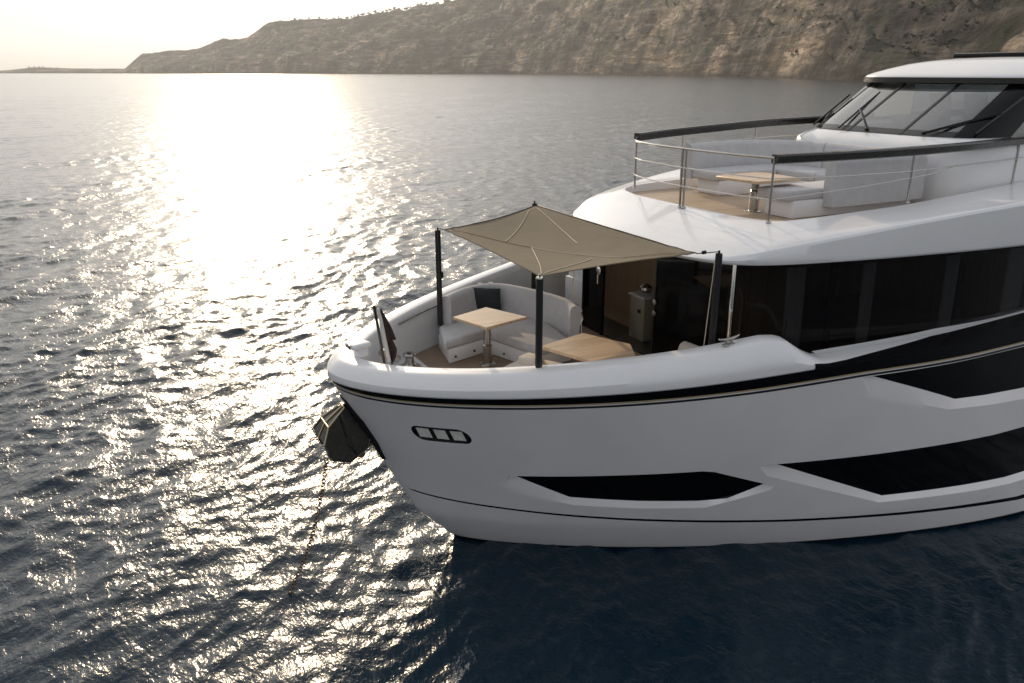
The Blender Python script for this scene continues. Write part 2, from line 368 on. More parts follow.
def land_material():
    m = bpy.data.materials.new('headland_rock'); m.use_nodes = True; n = m.node_tree; b = n.nodes['Principled BSDF']
    b.inputs['Roughness'].default_value = .95; b.inputs['Specular IOR Level'].default_value = .1
    geo = n.nodes.new('ShaderNodeNewGeometry')
    def noi(scale, det=6, vec=(1,1,1), dis=0.0):
        mp = n.nodes.new('ShaderNodeMapping'); mp.inputs['Scale'].default_value = vec
        no = n.nodes.new('ShaderNodeTexNoise'); no.inputs['Scale'].default_value = scale; no.inputs['Detail'].default_value = det; no.inputs['Roughness'].default_value = .62; no.inputs['Distortion'].default_value = dis
        n.links.new(geo.outputs['Position'], mp.inputs[0]); n.links.new(mp.outputs[0], no.inputs['Vector']); return no
    def ramp(src, *stops):
        r = n.nodes.new('ShaderNodeValToRGB'); e = r.color_ramp.elements
        while len(e) < len(stops): e.new(.5)
        for q, (p, c) in zip(e, stops): q.position = p; q.color = (*c, 1)
        n.links.new(src, r.inputs[0]); return r
    strata = ramp(noi(.03, 9, (.12,.12,1.6), .25).outputs[0], (.3,(.06,.053,.048)), (.42,(.15,.13,.115)), (.50,(.33,.29,.25)), (.56,(.11,.095,.08)), (.66,(.26,.205,.155)))
    soil = ramp(noi(.0065, 12).outputs[0], (.38,(.17,.19,.20)), (.46,(.42,.43,.43)), (.55,(.82,.79,.75)), (.66,(1.5,1.42,1.30)))
    mx = n.nodes.new('ShaderNodeMix'); mx.data_type = 'RGBA'; mx.blend_type = 'MULTIPLY'; mx.inputs[0].default_value = 1
    n.links.new(strata.outputs[0], mx.inputs[6]); n.links.new(soil.outputs[0], mx.inputs[7])
    bands = ramp(noi(.007, 8, (.30,.30,1.5), .8).outputs[0], (.36,(.50,.52,.56)), (.47,(1.0,1.01,1.02)), (.53,(1.9,1.78,1.62)), (.60,(.85,.80,.75)), (.70,(1.7,1.5,1.28)))
    mxb = n.nodes.new('ShaderNodeMix'); mxb.data_type = 'RGBA'; mxb.blend_type = 'MULTIPLY'; mxb.inputs[0].default_value = 1
    n.links.new(mx.outputs[2], mxb.inputs[6]); n.links.new(bands.outputs[0], mxb.inputs[7]); mx = mxb
    scr = ramp(noi(.035, 8, (1,1,.6), .5).outputs[0], (.49,(0,0,0)), (.55,(1,1,1)))
    big = ramp(noi(.006, 3).outputs[0], (.36,(0,0,0)), (.52,(1,1,1)))
    mm = n.nodes.new('ShaderNodeMath'); mm.operation = 'MULTIPLY'; n.links.new(scr.outputs[0], mm.inputs[0]); n.links.new(big.outputs[0], mm.inputs[1])
    sx = n.nodes.new('ShaderNodeSeparateXYZ'); n.links.new(geo.outputs['Normal'], sx.inputs[0])
    mm2 = n.nodes.new('ShaderNodeMath'); mm2.operation = 'MULTIPLY'; n.links.new(mm.outputs[0], mm2.inputs[0])
    sl = n.nodes.new('ShaderNodeMapRange'); sl.inputs[1].default_value = .15; sl.inputs[2].default_value = .6; n.links.new(sx.outputs[2], sl.inputs[0]); n.links.new(sl.outputs[0], mm2.inputs[1])
    mg = n.nodes.new('ShaderNodeMix'); mg.data_type = 'RGBA'; mg.inputs[7].default_value = (.045,.055,.03,1)
    n.links.new(mm2.outputs[0], mg.inputs[0]); n.links.new(mx.outputs[2], mg.inputs[6])
    # the wet dark foot of the cliff
    pz = n.nodes.new('ShaderNodeSeparateXYZ'); n.links.new(geo.outputs['Position'], pz.inputs[0])
    wl = n.nodes.new('ShaderNodeMapRange'); wl.inputs[1].default_value = 2.5; wl.inputs[2].default_value = 13; wl.inputs[3].default_value = .75; wl.inputs[4].default_value = 0
    n.links.new(pz.outputs[2], wl.inputs[0])
    mw = n.nodes.new('ShaderNodeMix'); mw.data_type = 'RGBA'; mw.inputs[7].default_value = (.035,.032,.028,1)
    n.links.new(wl.outputs[0], mw.inputs[0]); n.links.new(mg.outputs[2], mw.inputs[6])
    n.links.new(mw.outputs[2], b.inputs['Base Color'])
    bp = n.nodes.new('ShaderNodeBump'); bp.inputs['Strength'].default_value = 1; bp.inputs['Distance'].default_value = 22
    bn = noi(.022, 12, (1,1,1.8)); n.links.new(bn.outputs[0], bp.inputs['Height']); n.links.new(bp.outputs[0], b.inputs['Normal'])
    return m

def make_land():
    azs = [u_az(u) for u in np.concatenate([np.arange(-260, 0, 12), np.arange(0, 1040, 2.2), np.arange(1040, 1601, 14)])]
    frs = np.concatenate([[-.02], np.linspace(0, .05, 7)[0:], np.linspace(.06, 1.05, 92), [1.2, 1.6, 2.2, 3]])
    vs = []
    for az in azs:
        for fr in frs:
            h, r = land_height(az, float(fr)); 
            if fr <= 0.001: h = -3
            x, y = az_world(az, r); vs.append((x, y, h))
    nf = len(frs); fs = []
    for i in range(len(azs)-1):
        for j in range(nf-1):
            fs.append((i*nf+j, (i+1)*nf+j, (i+1)*nf+j+1, i*nf+j+1))
    me = bpy.data.meshes.new('hills'); me.from_pydata(vs, [], fs); me.update()
    me.shade_smooth()
    o = link('hills', me, land_material()); tag(o, kind='structure')
make_land()

leaf = mat('shrub_leaf', (.022,.028,.015), .9, spec=.1, var=.3, vscale=.2)
rng = random.Random(5)
def clump(mb, c, r, n=14, flat=.7):
    for k in range(n):
        d = Vector((rng.gauss(0,1), rng.gauss(0,1), rng.gauss(0,1)*flat)); d = d.normalized()*r*rng.uniform(.2,.9); d.z = abs(d.z)
        q = Vector((rng.uniform(-1,1), rng.uniform(-1,1), rng.uniform(-1,1))).normalized(); sz = r*rng.uniform(.3,.55)
        a = q.orthogonal().normalized()*sz; b = q.cross(a).normalized()*sz
        p = Vector(c)+d
        mb.add([p-a, p+b*.9, p+a, p-b*.8, p+q*sz*.6], [(0,1,4),(1,2,4),(2,3,4),(3,0,4)])
shr = MB()
for k in range(5200):
    u = rng.uniform(560, 1040)**1.0
    if rng.random() > ((u-500)/460)**1.3: continue
    az = u_az(u); fr = rng.uniform(.06, 1.0)
    if noise.noise((az*14, fr*4, 2)) < -.12: continue
    h, r = land_height(az, fr); x, y = az_world(az, r)
    clump(shr, (x, y, h), rng.uniform(.8, 1)*(1.1+3.4*rng.random()**3.5), 9)
o = shr.build('hillside_scrub', leaf, smooth=0, weld=0, fix=False); tag(o, 'dark low scrub dotted over the brown rocky slope', 'shrubs', kind='stuff')

# trees standing along the skyline: one crown and trunk mesh each, shared between copies
def ridge_tree_mesh(seed, squat):
    rng.seed(seed); mb = MB()
    mb.tube([(0,0,-2),(.3,.1,4),(.1,.4,9)], [.7,.5,.25], 6)
    for k in range(3):
        a = rng.uniform(0,6.28); mb.tube([(.2,.1,4.5),(math.cos(a)*2.5,math.sin(a)*2.5,8)], [.3,.12], 5)
    for k in range(7):
        a = rng.uniform(0,6.28); q = rng.uniform(0,4)*squat
        clump(mb, (math.cos(a)*q, math.sin(a)*q, rng.uniform(1.0,6.5)), rng.uniform(2.2,3.6), 16)
    t = mb.build('skyline_tree', leaf, smooth=0, weld=0, fix=False); return t
protos = [ridge_tree_mesh(11,1.0), ridge_tree_mesh(12,1.5), ridge_tree_mesh(13,.7)]
rng.seed(21)
us = [300,313,322,331,337,343,349,354,358,362,367,371,374,379,384,389,394,398,402,409,414,419,423,428,433,437,441,446,450]
us += [34, 39, 44, 50, 29, 57]
for i, u in enumerate(us):
    src = protos[i % 3]
    o = src if i < 3 else src.copy()
    if i >= 3: C.objects.link(o)
    az = u_az(u + rng.uniform(-1.5,1.5)); h, r = max((land_height(az, f_/40) for f_ in range(28, 44)), key=lambda q: (q[0]-7.8)/q[1]); x, y = az_world(az, r)
    sc = rng.uniform(1.1, 2.2)*(1.0 if u > 100 else .8); o.location = (x, y, h-1); o.scale = (sc*1.2, sc*1.2, sc); o.rotation_euler = (0,0,rng.uniform(0,6))
    if u > 100: tag(o, 'small dark tree on the skyline of the far headland', 'tree', 'trees along the skyline of the headland')
    else: tag(o, 'small dark tree on the low islet at the far left', 'tree', 'trees on the low islet')

# ---------------------------------------------------------------- haze over the bay
def make_haze():
    me = bpy.data.meshes.new('haze'); bm = bmesh.new(); bmesh.ops.create_cube(bm, size=1)
    for v in bm.verts: v.co = Vector((v.co.x*34000, v.co.y*34000, -12 + (v.co.z+.5)*1500))
    bm.to_mesh(me); bm.free()
    m = bpy.data.materials.new('haze_air'); m.use_nodes = True; n = m.node_tree; n.nodes.clear()
    out = n.nodes.new('ShaderNodeOutputMaterial'); p = n.nodes.new('ShaderNodeVolumePrincipled')
    p.inputs['Color'].default_value = (.93,.94,.96,1); p.inputs['Density'].default_value = HAZE; p.inputs['Anisotropy'].default_value = .3
    n.links.new(p.outputs[0], out.inputs['Volume'])
    o = link('haze', me, m); tag(o, kind='stuff'); o['label'] = 'pale haze lying over the bay'; o['category'] = 'haze'
HAZE = 0.000075
make_haze()

# ================================================================= the yacht
yacht = empty('motor_yacht', (6, 0, 0), 'large white motor yacht seen from above its port bow, at anchor in the bay', 'yacht')
DECK = 2.89; FLY = 5.44

TH = np.linspace(0, math.pi/2, 400)
ST = (3.866, 9.289, 1.183, 1.016, .0313, -.494)
def _ol(th, B, L, p1, p2, k, s0):
    c = np.clip(np.cos(th), 0, 1)
    return s0+L*(1-c**p2), B*np.sin(th)**p1+k*L*(1-c)
_s, _t = _ol(TH, *ST)
_a = np.concatenate([[0], np.cumsum(np.hypot(np.diff(_s), np.diff(_t)))]); AMAX = float(_a[-1])
def zst(s):
    s = np.asarray(s, float)
    return 3.46 + .0467*(np.minimum(s, 13)-2.5) + .05*np.exp(-((s-6.2)/2.0)**2)
def sa(a): return np.interp(a, _a, _s) + np.maximum(np.asarray(a, float)-AMAX, 0)
def zsa(a): return zst(sa(a))
def hull(a, z):
    """a: arc length along the sheer from the stem; z: height. Gives (s, t) of the port shell"""
    a = np.asarray(a, float); z = np.asarray(z, float)
    th = np.interp(a, _a, TH); ex = np.maximum(a-AMAX, 0)
    g = np.clip(z/zsa(a), 0, 1)**.92
    W = (3.99, 9.86, 1.603, 1.347, .019, 1.25)
    P = [W[i]+(ST[i]-W[i])*g for i in range(6)]
    neg = np.clip(-z, 0, 2)
    P[0] = P[0]*(1-.18*neg); P[5] = P[5]+neg*1.6 + .25*np.clip((.72-z)/.72,0,1)**1.15
    s, t = _ol(th, *P)
    return s+ex, t-np.clip(ex-8, 0, 9)**2*.004+.01*np.minimum(ex, 5)
def hull_p(a, z, off=0.0):
    s, t = hull(a, z); p = Vector((float(s), -float(t), float(z)))
    if off:
        e = .01; a2 = max(a, .02)
        sa_, ta_ = hull(a2+e, z); sb, tb = hull(a2-e, z); sc, tc = hull(a2, z+e); sd_, td = hull(a2, z-e)
        u = Vector((float(sa_-sb), -float(ta_-tb), 0)); v = Vector((float(sc-sd_), -float(tc-td), 2*e))
        n = u.cross(v).normalized()
        if n.y > 0: n = -n
        p += n*off
    return p

# -- shell outline features in (a, z)
AX = [0,.8,1.4,2.9,4.7,6.7,8.4,12,30]; BW = [.055,.08,.09,.105,.135,.165,.175,.28,.30]
def band(a): return float(np.interp(a, AX, BW))
def lstr(a): return float(np.interp(a, [.3,1.0,1.8,2.6,3.5,4.47,5.7,7.5,8.7,11.1,20], [1.227,1.15,1.065,.965,.865,.774,.665,.545,.48,.36,.3]))
def lsw(a): return float(np.interp(a, [.3,4,8,12], [.035,.055,.07,.10]))
W1 = [(2.30,1.825),(3.7,1.87),(5.02,1.898),(5.15,1.87),(5.75,1.50),(5.07,1.225),(4.62,1.20),(3.8,1.24),(2.90,1.33)]
F1 = [(1.88,1.81),(2.28,1.845),(3.7,1.89),(5.02,1.918),(5.18,1.89),(5.90,1.49),(5.78,1.41),(4.66,1.10),(3.8,1.13),(2.90,1.21),(2.50,1.36)]
W2 = [(6.08,1.938),(8.8,1.90),(11.54,1.85),(15.9,1.75),(15.4,.82),(11.3,.86),(9.3,.905),(7.50,.955)]
F2 = [(5.52,1.94),(6.06,1.958),(8.8,1.92),(11.54,1.87),(16.0,1.77),(15.6,.66),(11.25,.745),(9.3,.80),(7.36,.88)]
W3 = [(8.45,3.44),(10,3.40),(12,3.40),(16.0,3.36),(15.6,2.50),(11.73,2.61),(9.95,2.71)]
F3 = [(7.45,3.45),(8.44,3.455),(10,3.415),(12,3.415),(16.1,3.375),(15.7,2.3),(11.68,2.43),(9.65,2.58)]
def zoff(a): return float(zsa(a))
# keep window 3 tucked just under the pinstripes
def fixtop(P, top, d): return [(a, zoff(a)-band(a)-.095-d) if z > 3.3 else (a, z) for a, z in P]
W3 = fixtop(W3, 1, .015); F3 = fixtop(F3, 1, .002)
def rrect(ca_, cz, hl, hh, n=6, tilt=0.0):
    out = []
    for qx, qz, a0 in ((1,1,0),(-1,1,90),(-1,-1,180),(1,-1,270)):
        for k in range(n+1):
            an = math.radians(a0+90*k/n); out.append((ca_+qx*(hl-hh)+hh*math.cos(an), cz+hh*math.sin(an)))
    return [(x, z+(x-ca_)*tilt) for x, z in out]
WO = rrect(1.685, 2.63, .40, .105, tilt=.01); FO = rrect(1.685, 2.63, .44, .145, tilt=.01)
WINS = [(W1, F1, .06), (W2, F2, .075), (W3, F3, .075), (WO, FO, .035)]

def inside(p, P):
    x, y = p; c = False; n = len(P); j = n-1
    for i in range(n):
        xi, yi = P[i]; xj, yj = P[j]
        if (yi > y) != (yj > y) and x < (xj-xi)*(y-yi)/(yj-yi)+xi: c = not c
        j = i
    return c
def segdist(p, P, closed=True):
    x, y = p; best = 9e9; n = len(P)
    for i in range(n if closed else n-1):
        ax, ay = P[i]; bx, by = P[(i+1) % n]; dx, dy = bx-ax, by-ay
        t = max(0, min(1, ((x-ax)*dx+(y-ay)*dy)/(dx*dx+dy*dy+1e-12))); d = math.hypot(x-ax-t*dx, y-ay-t*dy)
        if d < best: best = d
    return best
def densify(P, step, closed=True):
    out = []; n = len(P)
    for i in range(n if closed else n-1):
        ax, ay = P[i]; bx, by = P[(i+1) % n]; k = max(1, int(math.hypot(bx-ax, by-ay)/step))
        out += [(ax+(bx-ax)*j/k, ay+(by-ay)*j/k) for j in range(k)]
    if not closed: out.append(P[-1])
    return out

AEND = 26.0; ZBOT = -.8
def build_shell():
    pts = []; edges = []
    def addline(P, closed):
        n0 = len(pts); pts.extend(P)
        for i in range(len(P)-1): edges.append((n0+i, n0+i+1))
        if closed: edges.append((n0+len(P)-1, n0))
    aline = list(np.concatenate([np.arange(0, 16, .14), np.arange(16, AEND, .6), [AEND]]))
    lines = []
    for off in (0, 1, 2, 3, 4):
        def zz(a, off=off):
            b = band(a); return zoff(a) - (0, b, b+.028, b+.046, b+.085)[off]
        L = [(float(a), zz(a)) for a in aline]; lines.append(L); addline(L, False)
    addline([(float(a), .035) for a in aline], False)
    lo = [(.30, lstr(.3))]+[(float(a), lstr(a)+lsw(a)/2) for a in aline if a > .33]
    lo2 = [(.30, lstr(.3))]+[(float(a), lstr(a)-lsw(a)/2) for a in aline if a > .33]
    n0 = len(pts); addline(lo, False); addline(lo2, False)
    addline([(0, z) for z in np.linspace(ZBOT, zoff(0)-.15, 30)], False)
    addline([(AEND, z) for z in np.linspace(ZBOT, zoff(AEND)-.4, 10)], False)
    polys = []
    for Wp, Fp, d in WINS:
        wd, fd = densify(Wp, .14 if d > .05 else .03), densify(Fp, .14 if d > .05 else .03)
        addline(wd, True); addline(fd, True); polys.append((Wp, Fp, d))
    cons = lines + [lo, lo2]
    for ia, a in enumerate(aline):
        for z in np.arange(ZBOT, 3.9, .11):
            z = float(z) + (.03 if ia % 2 else 0); zt = zoff(a)-band(a)-.085
            if z > zt-.03: continue
            if abs(z-lstr(a)) < lsw(a)/2+.03 and a > .25: continue
            if abs(z-.035) < .02: continue
            bad = False
            for Wp, Fp, d in polys:
                if a < Fp[0][0]-.6 or a > 17: continue
                if segdist((a, z), Fp) < .035 or segdist((a, z), Wp) < .035: bad = True; break
                if inside((a, z), Fp) and not inside((a, z), Wp): bad = True; break
            if bad: continue
            pts.append((float(a), z))
    V2, E2, F2_, ov, oe, of = geometry.delaunay_2d_cdt([Vector(p) for p in pts], edges, [], 0, 1e-6)
    depth = []
    for v in V2:
        d0 = 0.0; p = (v.x, v.y)
        for Wp, Fp, d in polys:
            if p[0] < Wp[0][0]-2.5 and d > .05: continue
            if inside(p, Wp) or segdist(p, Wp) < 2e-4: d0 = d; break
        depth.append(d0)
    P3 = [hull_p(v.x, v.y, -d) for v, d in zip(V2, depth)]
    for v, p in zip(V2, P3):
        if v.x < 1e-5: p.y = 0.0
    cls = {k: [] for k in ('wet','hull','band','gold','line','low','w0','w1','w2','oval','rim')}
    for f in F2_:
        cx = sum(V2[i].x for i in f)/3; cz = sum(V2[i].y for i in f)/3; zt = zoff(cx); b = band(cx)
        if cz > zt-1e-4: continue
        key = 'hull'; dz = zt-cz
        if dz < b: key = 'band'
        elif dz < b+.028: key = 'gold'
        elif b+.046 < dz < b+.085: key = 'line'
        elif cz < .035: key = 'wet'
        elif cx > .3 and abs(cz-lstr(cx)) < lsw(cx)/2: key = 'low'
        else:
            for i, (Wp, Fp, d) in enumerate(polys):
                if inside((cx, cz), Wp): key = ('w0','w1','w2','oval')[i]; break
                if i == 3 and inside((cx, cz), Fp): key = 'rim'; break
        cls[key].append(tuple(f))
    return P3, cls, V2

P3, CLS, V2D = build_shell()
def shell_mesh(name, faces, mtl, parent, both=True, side=1, smooth=18, off=0.0, filt=None):
    mb = MB(); used = sorted({i for f in faces for i in f}); m = {i: k for k, i in enumerate(used)}
    vs = [P3[i] for i in used]; fs = [tuple(m[i] for i in f) for f in faces]
    if both or side == 1: mb.add(vs, fs)
    if both or side == -1: mb.add([Vector((p.x, -p.y, p.z)) for p in vs], [f[::-1] for f in fs])
    return mb.build(name, mtl, parent, smooth=smooth, weld=2e-4, fix=False)
def dome_fix(o):
    pass
hull_o = shell_mesh('hull', CLS['hull'], M['hull'], yacht)
shell_mesh('black_sheer_band', CLS['band'], M['black'], hull_o)
shell_mesh('gold_pinstripe', CLS['gold'], M['gold'], hull_o)
shell_mesh('dark_pinstripe', CLS['line'], M['blackm'], hull_o)
shell_mesh('wet_waterline', CLS['wet'], M['blackm'], hull_o)
shell_mesh('lower_stripe', CLS['low'], M['black'], hull_o)
for side in (1, -1):
    for k, lb in (('w0','low pointed dark window nearest the bow'), ('w1','long dark window low in the hull'), ('w2','dark window tucked under the black sheer band')):
        o = shell_mesh('hull_window', CLS[k], M['blackglass'], hull_o, both=False, side=side); o['label'] = lb
    rim = shell_mesh('fairlead_port', CLS['rim'], M['black'], hull_o, both=False, side=side)
# transom
mb = MB(); L = [hull_p(AEND, z) for z in np.linspace(ZBOT, zoff(AEND), 12)]
mb.grid([[p, Vector((p.x, -p.y, p.z))] for p in L]); mb.build('transom', M['white'], yacht)

# plates, pale reflection painted in, and dividers in the bow fairlead openings
def fairlead(side):
    mb = MB(); oval = [f for f in CLS['oval']]
    used = sorted({i for f in oval for i in f}); m = {i: k for k, i in enumerate(used)}
    vs = [Vector((P3[i].x, P3[i].y*side, P3[i].z)) for i in used]; fs = [tuple(m[i] for i in f) for f in oval]
    o = mb.add(vs, fs).build('recess_back', M['blackm'], hull_o, smooth=20, fix=False)
    for a0, a1 in ((1.33,1.53),(1.60,1.78),(1.85,2.03)):
        q = MB(); rows = []
        for k, z in enumerate(np.linspace(2.555, 2.71, 6)):
            row = []
            for a in np.linspace(a0, a1, 6):
                bulge = .006+.028*(2.71-z)/.155
                pp = hull_p(float(a), float(z), -.03+bulge); row.append(Vector((pp.x, pp.y*side, pp.z)))
            rows.append(row)
        q.grid(rows); q.build('steel_roller', M['plate'], o)
fairlead(1); fairlead(-1)

# -- bulwark capping and inner wall, swept round the bow
def cap_c(s): return interp(s, [-.5,0,1,2.5,4,5.0,5.3,5.65,5.95,6.3,30], [.30,.30,.32,.38,.45,.52,.48,.22,.07,.04,.035])
def rim_point(a, inset, dz):
    """point inside the sheer line by 'inset'"""
    s, t = hull(a, float(zsa(a))-1e-6)
    e = .02; s1, t1 = hull(a+e, float(zsa(a+e))-1e-6); a0 = max(a-e, 0); s0, t0 = hull(a0, float(zsa(a0))-1e-6)
    d = Vector((float(s1-s0), float(t1-t0))).normalized()
    if a < 1e-6: d = Vector((0, 1))
    n = Vector((d.y, -d.x))          # towards the inside/aft
    S = float(s)+n.x*inset; T = max(float(t)+n.y*inset, 0)
    return V(S, T, float(zsa(a))+dz)
def cap_prof(c, wall=True):
    P = [(0,0),(-.016,.02),(-.02,.22*c),(-.012,.40*c),(.035,.60*c),(.125,.86*c),(.165,.945*c),(.22,.985*c),(.40,c),(.44,.97*c),(.46,.88*c),(.465,.70*c)]
    return P
AST = list(np.concatenate([np.linspace(0, 2.2, 40), np.arange(2.3, 16, .12), np.arange(16, AEND+.01, 1.0)]))
def cap_mesh(mtl, lo, hi, name, parent):
    rows = []
    for sgn in (1, -1):
        R = []
        for a in AST:
            c = cap_c(float(sa(a))); pr = cap_prof(c)[lo:hi]
            r = [rim_point(a, i, dz) for i, dz in pr]
            R.append([Vector((p.x, p.y*sgn, p.z)) for p in r])
        rows.append(R)
    mb = MB(); mb.grid(rows[1][::-1] + rows[0][1:]); return mb.build(name, mtl, parent, smooth=24, weld=1e-4)
bulwark = cap_mesh(M['white'], 0, 12, 'bulwark_capping', yacht)
def inner_wall():
    rows = []
    for sgn in (-1, 1):
        R = []
        for a in (AST if sgn == 1 else AST[::-1]):
            if float(sa(a)) > 8: continue
            c = cap_c(float(sa(a))); top = rim_point(a, .465, .70*c); z0 = top.z
            col = []
            for k, f in enumerate((0, .25, .5, .75, .93, 1.0)):
                p = rim_point(a, .47+(.03 if f < .9 else .05), 0); z = z0+(DECK-z0)*f
                if f == 0: p = top.copy()
                col.append(Vector((p.x, p.y*sgn, z)))
            R.append(col)
        rows += R if sgn == -1 else R[1:]
    mb = MB(); mb.grid(rows); return mb.build('bulwark_lining', M['offwhite'], yacht, smooth=40, weld=1e-4)
inner_wall()

# decks
def deck_piece(name, s0, s1, z, mtl, inset=.5, half=None):
    rows = []
    for a in np.linspace(0.0, 12, 160):
        p = rim_point(float(a), inset, 0)
        if p.x < s0 or p.x > s1: continue
        rows.append([Vector((p.x, p.y, z)), Vector((p.x, p.y*.5, z)), Vector((p.x, 0, z)), Vector((p.x, -p.y*.5, z)), Vector((p.x, -p.y, z))])
    rows = sorted(rows, key=lambda r: r[0].x); mb = MB(); mb.grid(rows); return mb.build(name, mtl, yacht)
deck_piece('anchor_deck', -.5, 1.42, DECK+.03, M['offwhite'])
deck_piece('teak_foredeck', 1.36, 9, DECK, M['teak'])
MB().box(V(1.40,0,DECK+.01), (.06, 3.1, .06), bev=.01).build('deck_step', M['white'], yacht)

# side decks and saloon floor, so nothing is hollow from above
mb = MB(); rows = []
for a in np.arange(8.0, AEND+.1, 1.0):
    p = rim_point(float(a), .40, .025); q = rim_point(float(a), .62, .025); rows.append([p, q])
mb.grid(rows); mb.grid([[Vector((p.x, -p.y, p.z)), Vector((q.x, -q.y, q.z))] for p, q in rows]); mb.build('side_deck', M['offwhite'], yacht)

def aft_cap(lo, hi, dz, name, mtl, a0):
    for sgn in (1, -1):
        rows = []
        for a in np.concatenate([np.arange(a0, 9, .1), np.arange(9, AEND, .4)]):
            s_ = float(sa(a)); c_ = cap_c(s_); wd = float(np.interp(a, [a0, a0+2.6], [.0, 1.0])); i0, i1 = lo*wd, hi*wd+.004
            pr = cap_prof(c_); zc_ = lambda i: float(np.interp(i, [q[0] for q in pr[3:]], [q[1] for q in pr[3:]]))
            r_ = [rim_point(float(a), -.026, -.004), rim_point(float(a), -.026, zc_(-.01)+dz)] if lo == 0 else []
            r_ += [rim_point(float(a), i, zc_(i)+dz) for i in np.linspace(i0, i1, 5)]
            rows.append([Vector((p.x, p.y*sgn, p.z)) for p in r_])
        MB().grid(rows).build(name, mtl, bulwark, smooth=30)
aft_cap(0, .36, .004, 'black_side_capping', M['black'], 7.6)

# -- deck fittings on the bow
def cleat(c, ang, L=.34, name='mooring_cleat', z=None):
    R = Matrix.Rotation(ang, 3, 'Z'); mb = MB(); c = Vector(c)
    f = lambda x, y, z: c + R @ Vector((x, y, z))
    mb.box(c+Vector((0,0,.012)), (.20,.085,.024), R, .008)
    for x in (-.055, .055): mb.tube([f(x,0,.02), f(x,0,.085)], [.024,.018], 12)
    mb.tube([f(-L/2,0,.125), f(-L/2+.04,0,.112), f(-.07,0,.095), f(.07,0,.095), f(L/2-.04,0,.112), f(L/2,0,.125)], [.010,.016,.024,.024,.016,.010], 12)
    o = mb.build(name, M['steel'], yacht, smooth=50)
    return o
cz = lambda a: float(zsa(a))+cap_c(float(sa(a)))
p = rim_point(6.32, .27, 0)
cleat((p.x, p.y, float(zsa(6.32))+cap_c(p.x)-.012), 0.1, L=.42)
cleat((p.x, -p.y, float(zsa(6.32))+cap_c(p.x)-.012), -0.1, L=.42)

# bow chock: two hoods on the capping either side of the staff
mb = MB(); zc = float(zst(-.3))+.285
c = V(.02, .02, zc+.10)
Rb = Matrix.Rotation(.25, 3, 'Z')
mb.box(c, (.20,.15,.22), Rb, .03, 3); mb.box(c+Vector((-.05,-.03,.10)), (.34,.27,.085), Rb, .035, 3)
mb.build('bow_chock', M['white'], bulwark, smooth=50)
mb = MB(); mb.tube([c+Vector((-.20,-.12,.10)), c+Vector((-.205,.05,.10))], .034, 12); mb.build('chock_roller', M['dsteel'], bulwark)

# grab rail let into the starboard lining
for side in (1, -1):
    mb = MB(); pts = []
    for a in np.linspace(2.3, 3.9, 18):
        p = rim_point(float(a), .50, 0); pts.append(Vector((p.x, p.y*side, float(zsa(a))+.62*cap_c(p.x))))
    mb.tube(pts, .022, 10)
    for i in (1, 9, 16): mb.tube([pts[i], pts[i]+Vector((0,-.05*side,0))], .012, 8)
    mb.build('grab_rail', M['steel'], yacht)

def windlass(s, t, big=True):
    z = DECK+.03; mb = MB()
    base = mb.lathe(V(s,t,z), [(.0,0),(.19,0),(.20,.015),(.19,.03),(0,.03)], 28).build('windlass', M['steel'], yacht)
    MB().lathe(V(s,t,z+.03), [(0,0),(.12,0),(.125,.04),(.085,.07),(.075,.13),(.08,.17),(.115,.20),(.12,.225),(.10,.24),(0,.24)], 28).build('capstan_drum', M['steel'], base)
    MB().lathe(V(s,t,z+.27), [(0,0),(.035,0),(.035,.02),(0,.025)], 16).build('capstan_cap', M['dsteel'], base)
    return base
windlass(1.14, -.92); windlass(1.1, .92)
# chain locker hatch, chain stopper and pedal switches
for t in (-.34, .34):
    b = MB(); b.box(V(.66,t*1.6,DECK+.46), (.34,.20,.14), Matrix.Rotation(.5,3,'Y'), .03, 3)
    st_ = b.build('chain_stopper', M['steel'], yacht)
    q = MB()
    for k in range(3): q.tube([V(.54+.08*k,t*1.6-.10,DECK+.57-.03*k), V(.54+.08*k,t*1.6+.10,DECK+.57-.03*k)], .014, 8)
    q.build('stopper_bar', M['gold'], st_)
for t in (-.05, -.18): MB().lathe(V(.72,t,DECK+.03), [(0,0),(.035,0),(.035,.03),(0,.035)], 12).build('foot_switch', M['blackm'], yacht)
mb = MB(); mb.box(V(.72,-.40,DECK+.045), (.05,.20,.03), None, .008); mb.build('deck_filler', M['dsteel'], yacht)

# -- anchor pocket in the stem
mb = MB()
prof = [(-.03,2.98,.15),(.10,2.62,.24),(.27,2.2,.22),(.40,1.82,.14)]
rows = []
for i, (s, z, hw) in enumerate(prof):
    so_ = float(hull(0, z)[0]) - .012
    rows.append([V(so_+.10, hw+.03, z), V(so_, hw*.75, z), V(so_-.012, 0, z), V(so_, -hw*.75, z), V(so_+.10, -hw-.03, z)])
mb.grid(rows); pocket = mb.build('anchor_pocket', M['blackm'], yacht)
mb = MB()
so_ = float(hull(0, 2.15)[0]); mb.tube([V(so_-.03,.10,2.15), V(so_-.03,-.10,2.15)], .07, 14); mb.build('anchor_roller', M['gold'], pocket)

